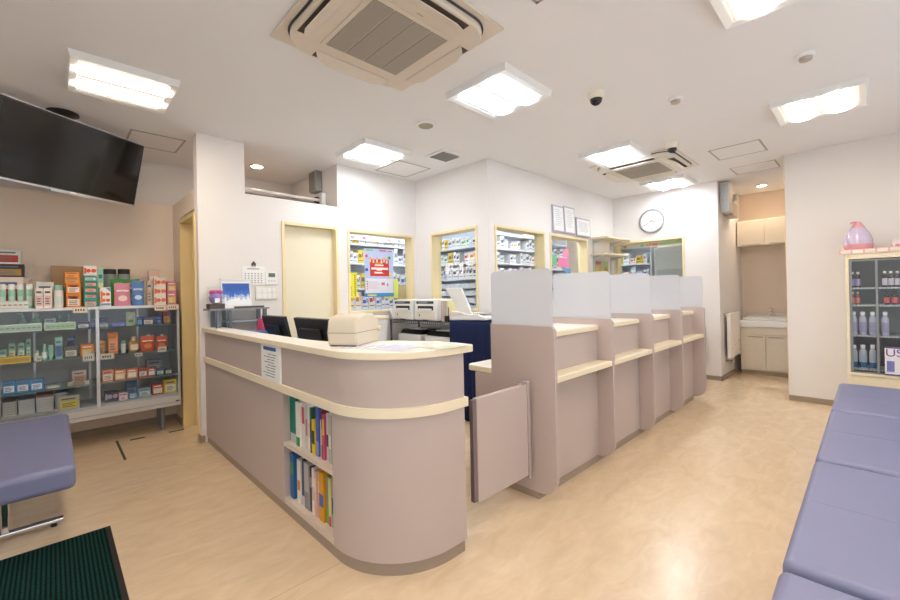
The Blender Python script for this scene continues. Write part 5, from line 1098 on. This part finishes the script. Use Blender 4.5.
def pale(c): return K(c)
def product(kd, x0, x1, z0, z1, Y, col, lb, hang=0):
    a, b = col.split(','); w_ = max(.012, x1 - x0 - .002); h_ = z1 - z0; xc = (x0 + x1) / 2; d = .03 if Y < 4.87 and kd == 'box' else min(.075, max(.03, w_ * .8))
    A, Bm = K(a), K(b); Wt = K('f2efe8')
    if kd == 'flat': d = .20
    names = {'box': ('carton', 'carton'), 'flat': ('packet', 'packet'), 'bottle': ('bottle', 'bottle'), 'pump': ('pump_bottle', 'bottle'), 'tube': ('tube', 'tube'), 'jar': ('jar', 'jar'), 'pouch': ('pouch', 'pouch')}
    nm, cat = names[kd]
    t = T(nm, lb, cat, (xc, Y, z0)); rs = random.Random(lb)
    if kd in ('box', 'flat'):
        if 'brown cardboard' in lb: d = .09
        MB().box(-w_ / 2, w_ / 2, 0, d, 0, h_).build('body', A, t, bev=.0012 if h_ > .03 else 0, seg=1)
        if kd == 'flat':
            MB().box(-w_ / 2 + .01, w_ / 2 - .01, -.001, 0, .003, h_ - .005).build('label', Bm, t); return t
        if 'cardboard' in lb: 
            MB().box(-w_ / 2, w_ / 2, -.001, 0, h_ * .48, h_ * .52).build('tape', K('b8946a'), t); return t
        if w_ > .15 and h_ < .09:
            MB().box(-w_ / 2 + .006, w_ / 2 - .006, -.0015, 0, h_ * .15, h_ * .85).build('label', Bm, t)
            mb = MB()
            for k in range(int(w_ / .03)): mb.box(-w_ / 2 + .015 + k * .03, -w_ / 2 + .036 + k * .03, -.0025, -.0015, h_ * .42, h_ * .55)
            mb.build('print', K('8a9088'), t); return t
        if 'circle' in lb or 'orange pattern' in lb or 'oval' in lb:
            mb = MB(); r = min(w_ * .2, h_ * .3); rows = 2 if 'pattern' in lb else 1
            for rw in range(rows):
                for s in (-1, 1):
                    zz = h_ * (.5 if rows == 1 else .32 + .32 * rw); mb.cyl((s * r * 1.05 + w_ * .08 * (rows == 1), 0, zz), (s * r * 1.05 + w_ * .08 * (rows == 1), -.0018, zz), r, n=14)
            mb.box(-w_ * .46, -w_ * .30, -.0015, 0, h_ * .2, h_ * .8); mb.build('label', Bm, t)
            if 'blue corner' in lb: MB().prism([(w_ * .0, h_ * .98), (w_ * .48, h_ * .98), (w_ * .48, h_ * .75)], 'y', -.0015, 0).box(-w_ * .45, w_ * .45, -.0015, 0, h_ * .05, h_ * .16).build('corner_print', K('7f9ccc'), t)
            return t
        MB().box(-w_ * .40, w_ * .40, -.0015, 0, h_ * .12, h_ * .62).build('label', Bm, t)
        mb = MB()
        for k in range(3): mb.box(-w_ * .32, w_ * (.1 + .2 * rs.random()), -.0025, -.0015, h_ * (.2 + .12 * k), h_ * (.25 + .12 * k))
        mb.box(-w_ * .36, w_ * .3, -.0015, 0, h_ * .74, h_ * .84)
        mb.build('print', K(rs.choice(['8a5a48', '5a6a90', 'f4f0e8', '6a6660'])), t)
        if 'orange and white medicine' in lb or 'teal carton' in lb or 'white-fronted' in lb:
            mb = MB(); mb.lathe([(w_ * .30, -.0032), (w_ * .30, 0)], n=16, sy=min(.9, h_ / w_ * .7)); mb.bm.transform(Matrix.Translation((0, 0, h_ * .55)) @ Matrix.Rotation(PI / 2, 4, 'X')); mb.build('emblem', K('e8502c' if 'orange' in lb else 'f08a70'), t)
    elif kd in ('bottle', 'pump', 'jar'):
        r = w_ / 2; MBb = MB()
        if kd == 'jar': prof = [(r * .92, 0), (r, .01), (r, h_ * .84), (r * .9, h_ * .87)]; cap = [(r * .97, h_ * .865), (r * .98, h_), (.001, h_)]
        elif 'pointed' in lb: prof = [(r * .9, 0), (r, .01), (r, h_ * .2), (r * .25, h_ * .8)]; cap = [(r * .25, h_ * .8), (r * .15, h_), (.001, h_)]
        elif 'round-shouldered' in lb or kd == 'pump': prof = [(r * .92, 0), (r, .01), (r, h_ * .42), (r * .82, h_ * .56), (r * .4, h_ * .66), (r * .35, h_ * .74)]; cap = [(r * .42, h_ * .72), (r * .42, h_ * .86), (r * .15, h_ * .87), (r * .15, h_), (.001, h_)] if kd == 'pump' else [(r * .42, h_ * .72), (r * .4, h_), (.001, h_)]
        elif 'gold bottle' in lb: prof = [(r * .85, 0), (r, .01), (r, h_ * .55), (r * .5, h_ * .72)]; cap = [(r * .4, h_ * .72), (r * .35, h_), (.001, h_)]
        else: prof = [(r * .92, 0), (r, .008), (r, h_ * .72), (r * .88, h_ * .78)]; cap = [(r * .92, h_ * .77), (r * .92, h_ * .99), (.001, h_)]
        MB().lathe(prof, (0, r, 0), n=18).build('body', A, t); MB().lathe(cap, (0, r, 0), n=16).build('cap', Bm, t)
        if kd == 'pump': MB().box(-r * .9, r * .2, r - .006, r + .006, h_ * .93, h_).build('nozzle', Bm, t, bev=.002)
        lc = {'jar': 'c8c0a8', 'pump': 'a8ccb8'}.get(kd, 'e8d8c8' if 'gold' in lb else 'd8e8e0')
        mb = MB(); n = 8; R1 = r * 1.012; z_a, z_b = h_ * .12, h_ * (.5 if kd != 'pump' else .38); vv = []
        for k in range(n + 1):
            an = -PI / 2 - .8 + 1.6 * k / n; vv.append((mb.bm.verts.new((R1 * math.cos(an), r + R1 * math.sin(an), z_a)), mb.bm.verts.new((R1 * math.cos(an), r + R1 * math.sin(an), z_b))))
        for k in range(n): mb._f([vv[k][0], vv[k + 1][0], vv[k + 1][1], vv[k][1]], True)
        mb.build('label', K(lc), t)
    elif kd == 'tube':
        MB().prism([(-.5 * w_, h_), (.5 * w_, h_), (.42 * w_, h_ * .15), (-.42 * w_, h_ * .15)], 'y', .004, .022).build('body', A, t, bev=.003); MB().cyl((0, .013, 0), (0, .013, h_ * .15), w_ * .38).build('cap', Bm, t)
    elif kd == 'pouch':
        mb = MB(); n, m_ = 8, 8; dd = min(.05, w_ * .4)
        F_, Bk = [], []
        for j in range(m_ + 1):
            v = j / m_; rowf, rowb = [], []
            for i in range(n + 1):
                u = i / n; wid = 1 - .10 * math.sin(PI * v) * 0; bul = dd / 2 * (math.sin(PI * u) ** .6 if 0 < u < 1 else 0) * (1 - v ** 2 * .95)
                x = (u - .5) * w_ * (1 - .04 * math.sin(PI * v)); z = h_ * v + .004 * math.sin(9 * u + 5) * (v > .9)
                rowf.append(mb.bm.verts.new((x, dd / 2 - bul, z))); rowb.append(mb.bm.verts.new((x, dd / 2 + bul + .001, z)))
            F_.append(rowf); Bk.append(rowb)
        for j in range(m_):
            for i in range(n):
                mb._f([F_[j][i], F_[j][i + 1], F_[j + 1][i + 1], F_[j + 1][i]], True); mb._f([Bk[j][i + 1], Bk[j][i], Bk[j + 1][i], Bk[j + 1][i + 1]], True)
        mb.build('body', A, t)
        mb = MB(); mb.lathe([(w_ * .28, 0), (w_ * .28, .0015), (.001, .0018)], n=16, sy=.8); mb.bm.transform(Matrix.Translation((0, .0005, h_ * .33)) @ Matrix.Rotation(PI / 2, 4, 'X')); mb.build('label', Bm, t)
        MB().box(-w_ * .36, w_ * .36, .2 * dd, .5 * dd, h_ * .62, h_ * .70).build('print', K('f0e4dc' if 'pink' in lb or 'red' in lb else 'c8d4e8'), t)
        if 'red' in lb: MB().cyl((w_ * .05, dd / 2, h_), (w_ * .05, dd / 2, h_ * 1.10), w_ * .14).build('cap', WHITE, t)
    return t
for p in PRODUCTS: product(*p)
# price tags on the cabinet top edge and shelves
def price(label, x0, x1, z0, z1, y=4.787, col='efe3d2', edge='e0a8a0'):
    t = T('price_tag', label, 'price tag', ((x0 + x1) / 2, y, z0))
    w_ = x1 - x0; h_ = z1 - z0; MB().box(-w_ / 2, w_ / 2, 0, .003, 0, h_).build('card', K(edge), t)
    MB().box(-w_ / 2 + .005, w_ / 2 - .005, -.001, 0, .006, h_ - .006).build('paper', K(col), t)
    mb = MB()
    for k in range(4): mb.box(-w_ * .34 + k * w_ * .17, -w_ * .24 + k * w_ * .17, -.0018, -.001, h_ * .3, h_ * .65)
    mb.build('figures', K('6a605a'), t)
price('cream price tag on the cabinet edge below the orange and teal stacks', .125, .222, 1.195, 1.25, edge='d8c4b0')
price('pink-edged price tag below the orange-circled cartons', .70, .795, 1.19, 1.245)
price('pink-edged price tag at the right end of the cabinet top', .80, .90, 1.195, 1.245)
price('cream price tag hanging under the orange carton left of the divider', .185, .265, .765, .835, 4.835, 'd8d4c4', 'c8c4b4')
price('cream price tag hanging under the orange carton right of the divider', .30, .40, .765, .82, 4.835, 'd8d4c4', 'c8c4b4')
price('small cream price tag under the gold bottle', .55, .61, .765, .80, 4.835, 'd8d4c4', 'c8c4b4')
price('cream price tag in front of the smaller red pouch', .73, .80, .785, .84, 4.835, 'd8d4c4', 'c8c4b4')
price('white price tag in front of the small white bottle with mint cap', -.10, -.07, .80, .85, 4.835, 'e0dcd0', 'd0ccc0')

# ---------------------------------------------------------------- magazines
def magazine(y0, y1, z, h_, c1, c2, lb):
    w_ = max(.006, y0 - y1 - .0015); rs = random.Random(lb); d = .19
    c = T('magazine', lb, 'magazine', (1.012 + rs.uniform(0, .018), (y0 + y1) / 2, z), group='magazines in the counter recess')
    MB().box(0, d, -w_ / 2, w_ / 2, 0, h_).build('cover', K(c1), c)
    mb = MB(); a_ = rs.choice([.02, .55, .3]) if 'foot' not in lb else .004
    mb.box(-.0006, 0, -w_ * .44, w_ * .44, h_ * a_, h_ * (a_ + (.2 if 'foot' in lb else rs.uniform(.2, .42))))
    mb.build('spine_print', K(c2), c)
    c.rotation_euler = (rs.uniform(-.008, .008), 0, rs.uniform(-.02, .02))
    return c
for m_ in MAGAZINES: magazine(*m_)

# ---------------------------------------------------------------- bottle cabinet on the right
bc = T('bottle_cabinet', 'cream-framed cabinet with grey sliding glass doors and bottles against the right wall', 'cabinet', (5.86, -.3, 0))
bx0, bx1, by0, by1 = 5.70, 6.025, -.80, .175
BC_W = M('cabinet_cream', 'ece0c4', .45)
B(bx0, bx1, by1 - .025, by1, 0, 1.60).build('side', BC_W, bc, world=True, bev=.002); B(bx0, bx1, by0, by0 + .025, 0, 1.60).build('side', BC_W, bc, world=True, bev=.002)
B(bx0 - .004, bx1, by0 - .005, by1 + .01, 1.60, 1.622).build('top', WTOP, bc, world=True, bev=.002)
B(bx0, bx1, by0 + .025, by1 - .025, 1.555, 1.60).build('top_rail', BC_W, bc, world=True)
B(bx0 + .005, bx1, by0 + .025, by1 - .025, 0, .40).build('base', BC_W, bc, world=True); B(bx0 - .006, bx0 + .005, by0, by1, .405, .43).build('bottom_rail', WOOD, bc, world=True, bev=.002)
B(bx1 - .01, bx1, by0 + .025, by1 - .025, .40, 1.555).build('back_panel', M('bottle_cab_back', '6c6763', .6), bc, world=True)
DG = M('door_frame_grey', '8b8f92', .4, metal=.3)
for a, b, x in ((by1 - .028, -.050, .005), (-.032, -.46, .016), (-.44, by0 + .028, .005)):
    f = MB(); f.box(bx0 + x, bx0 + x + .01, a - .018, a, .43, 1.545).box(bx0 + x, bx0 + x + .01, b, b + .018, .43, 1.545).box(bx0 + x, bx0 + x + .01, b + .018, a - .018, .43, .445).box(bx0 + x, bx0 + x + .01, b + .018, a - .018, 1.53, 1.545)
    d_ = f.build('sliding_door', DG, bc, world=True)
    g_ = MB(); g_.box(bx0 + x + .003, bx0 + x + .006, b + .018, a - .018, .445, 1.53); g_.build('pane', CGLASS, d_); d_.children[0].data.transform(Matrix.Translation(-Vector(bc.location)))
for z in (1.27, 1.10, .80, .47):
    mb = MB(); mb.box(bx0 + .03, bx1 - .012, by0 + .025, by1 - .026, z - .012, z)
    for k in range(36): mb.box(bx0 + .026, bx0 + .03, by0 + .04 + k * .0255, by0 + .052 + k * .0255, z - .016, z + .004)
    mb.build('wire_shelf', M('bottle_shelf', 'b4b6b6', .4), bc, world=True)
BK = {'brown': ('4a2c20', 'e8e4e0', '9c8cb8'), 'brownw': ('3c241c', 'e4e4e4', 'c8c0cc'), 'amber': ('8a4420', 'e0d8d0', 'd06848'), 'black': ('1c1a1c', '2a2a2c', 'd0504c'), 'lilac': ('b8b8cc', 'eeeeee', '9a90b4'), 'blue': ('b8c0cc', 'f2f2f2', 'a8b4c4')}
def bottle(kd, y1_, y0_, z0, z1, lb):
    ya, yb = max(y1_, y0_), min(y1_, y0_); r = (ya - yb) / 2 * 1.04; h_ = z1 - z0
    t = T('bottle', lb, 'bottle', (5.76 + r, (ya + yb) / 2, z0), group=None); a, b, c = BK[kd]
    MB().lathe([(r * .9, 0), (r, .006), (r, h_ * .68), (r * .85, h_ * .76), (r * .48, h_ * .83), (r * .48, h_ * .88)], n=18).build('body', M('bottle_' + a, a, .15), t)
    MB().lathe([(r * .60, h_ * .85), (r * .60, h_ * .99), (.001, h_)], n=14).build('cap', K(b), t)
    MB().lathe([(r * 1.01, h_ * (.30 if kd == 'blue' else .12)), (r * 1.01, h_ * .55)], n=18).build('label', K(c), t)
    if kd == 'blue': MB().lathe([(r * 1.012, h_ * .03), (r * 1.012, h_ * .26)], n=18).build('liquid', M('mouthwash_blue', '3a6a98', .2), t)
for b_ in CABINET_BOTTLES: bottle(*b_)
mg = T('picture_book', 'upright white booklet with large purple letters US leaning in the bottle cabinet', 'booklet', (5.685, -.19, .445))
B(5.683, 5.698, -.33, -.083, .435, .70).build('cover', K('e8e6f0'), mg, world=True)
B(5.682, 5.683, -.33, -.083, .435, .447).box(5.682, 5.683, -.33, -.083, .69, .70).build('border', K('5a4a9c'), mg, world=True)
o = text('US.', .10, (5.6815, -.155, .655), FX, K('7a4a8c'), None, 'title'); o.parent = mg; o.location = Vector((5.6815, -.155, .645)) - mg.location
B(5.6815, 5.683, -.145, -.095, .47, .57).build('picture', K('7a80c0'), mg, world=True)
MB().cyl((5.683, -.21, .57), (5.6815, -.21, .57), .03).build('face', K('e0a890'), mg, world=True)
hm = T('humidifier', 'lilac and pink teardrop humidifier on top of the bottle cabinet', 'humidifier', (5.84, .08, 1.622))
MB().lathe([(.07, 0), (.098, .02), (.106, .06), (.108, .085)], n=32).build('base', M('humidifier_pink', 'e8a4ac', .25, var=.02), hm)
MB().lathe([(.108, .085), (.105, .13), (.088, .185), (.062, .235), (.050, .255)], n=32).build('tank', M('humidifier_lilac', 'cfc0dc', .12, var=.02, coat=.5), hm)
MB().lathe([(.052, .253), (.044, .27), (.026, .30), (.016, .312), (.001, .314)], n=24).build('cap', MC['humidifier_pink'], hm)
MB().tube([(0, .0, .305), (.0, .03, .312), (.0, .055, .302)], .009, 8).build('spout', MC['humidifier_pink'], hm)
strip_ = T('price_strip', 'pink and cream price strip along the top edge of the bottle cabinet', 'price strip', (5.69, -.3, 1.60))
B(5.689, 5.694, -.78, .215, 1.607, 1.652).build('strip', K('eaa6a6'), strip_, world=True)
mb = MB()
for k in range(8): y = .205 - k * .085; mb.box(5.6875, 5.689, y - .072, y, 1.613, 1.646)
mb.build('price_card', K('f0e4d2'), strip_, world=True)
sb = T('display_box', 'small pale pink printed box beside the humidifier at the right edge', 'box', (5.80, -.25, 1.622))
B(5.76, 5.90, -.45, -.15, 1.622, 1.73).build('body', K('f0e2e4'), sb, world=True); B(5.7585, 5.76, -.43, -.17, 1.66, 1.68).build('print', K('d89098'), sb, world=True)

# ---------------------------------------------------------------- sink nook
uc = T('wall_cabinet', 'cream two-door wall cabinet high above the sink', 'cabinet', (7.93, 1.0, 1.93))
CREAM = M('nook_cream', 'e9dfcd', .45)
B(7.75, 8.098, .675, 1.455, 1.94, 2.33).build('body', CREAM, uc, world=True)
for a, b in ((.68, 1.105), (1.110, 1.45)): d_ = B(7.733, 7.75, a, b, 1.935, 2.325).build('door', CREAM, uc, world=True, bev=.003)
for a, b in ((.80, 1.05), (1.16, 1.40)): B(7.728, 7.733, a, b, 1.945, 1.957).build('handle', M('handle_tan', 'b8a88c', .4), uc, world=True)
sk = T('sink_unit', 'white vanity sink unit with two doors in the nook', 'sink', (7.75, 1.0, 0))
B(7.46, 8.098, .675, 1.385, .06, .70).build('body', CREAM, sk, world=True); B(7.50, 8.098, .675, 1.385, 0, .06).build('plinth', M('plinth_beige', 'b8aa94', .5), sk, world=True)
B(7.442, 7.46, .68, 1.38, .60, .70).build('false_drawer', CREAM, sk, world=True, bev=.003)
for a, b in ((.68, 1.075), (1.082, 1.38)):
    B(7.442, 7.46, a, b, .075, .592).build('door', CREAM, sk, world=True, bev=.003)
for a, b in ((.86, 1.05), (1.11, 1.29)): B(7.434, 7.442, a, b, .555, .568).build('handle', M('handle_tan'), sk, world=True)
mb = MB(); mb.box(7.40, 8.098, .675, 1.40, .70, .80); mb.build('basin_front', WHITE, sk, world=True, bev=.02, seg=3)
mb = MB(); pts_o = rrect(.70, 1.37, 7.43, 7.95, .10); 
mb.prism([(y, x) for x, y in rrect(.70, 1.37, 7.43, 7.96, .10)], 'z', .80, .835); mb.build('basin_rim', WHITE, sk, world=True, bev=.01)
B(8.03, 8.098, .675, 1.385, .80, .88).build('splashback', WHITE, sk, world=True, bev=.006)
MB().cyl((7.93, 1.06, .835), (7.93, 1.06, .90), .022).tube([(7.93, 1.06, .89), (7.88, 1.06, .915), (7.79, 1.06, .90)], .013).tube([(7.93, 1.06, .90), (7.95, 1.06, .965), (7.93, 1.09, .975)], .010).build('faucet', CHROME, sk, world=True)
MB().cyl((7.6, .80, .835), (7.6, .80, .90), .03).build('cup', K('d8a0a0'), sk, world=True)
tw = T('towel', 'white patterned towel hanging on a rail beside the sink', 'towel', (7.1, 1.42, .3))
mb = MB(); n = 24; q_ = [(6.83 + .60 * i / n, 1.380 + .006 * math.sin(i * .8)) for i in range(n + 1)]
mb.prism(q_ + [(x, y + .045) for x, y in q_[::-1]], 'z', .30, .935, smooth=True); mb.build('cloth', M('towel_white', 'f4eee6', .9, var=.03), tw, world=True, bev=.006)
MB().tube([(6.80, 1.47, .93), (6.80, 1.40, .93), (7.48, 1.40, .93), (7.48, 1.47, .93)], .007).build('rail', CHROME, tw, world=True)
mb = MB(); rs = random.Random(4)
for k in range(14): x = 6.9 + rs.random() * .5; z = .34 + rs.random() * .2; mb.lathe([(.012, 0), (.012, .001)], (0, 0, 0), n=6) if False else mb.box(x, x + .02, 1.3715, 1.376, z, z + .012)
mb.build('pattern', K('cfc0b4'), tw, world=True)
ws = T('pipe_valve', 'small dark pipe valve on the nook wall below the towel', 'valve', (6.95, 1.45, .22))
MB().cyl((6.95, 1.47, .24), (6.95, 1.41, .24), .018).cyl((6.90, 1.415, .24), (7.05, 1.415, .24), .014).build('valve', GREY, ws, world=True)
pb = T('air_purifier', 'white box-shaped unit with dark bracket mounted high on the nook wall beside the clock wall', 'wall unit', (6.95, 1.40, 2.36))
B(6.78, 6.98, 1.352, 1.462, 2.36, 2.775).build('case', OFFW, pb, world=True, bev=.006)
B(6.774, 6.78, 1.362, 1.452, 2.375, 2.76).build('front_panel', LGREY, pb, world=True)
MB().tube([(7.02, 1.40, 2.74), (7.05, 1.38, 2.6), (7.10, 1.38, 2.50), (7.3, 1.38, 2.46)], .016).build('hose', DGREY, pb, world=True)
B(6.98, 7.35, 1.36, 1.462, 2.33, 2.52).build('bracket', M('bracket_beige', 'b8aa98', .5), pb, world=True)
MB().cyl((7.22, 1.40, 2.62), (7.22, 1.34, 2.62), .05).build('knob', OFFW, pb, world=True)
struct(B(6.022, 6.03, .664, .674, 0, H).box(6.03, 6.15, .67, .674, 0, H), 'trim_1', M('trim_pale', 'ead9bc', .5))
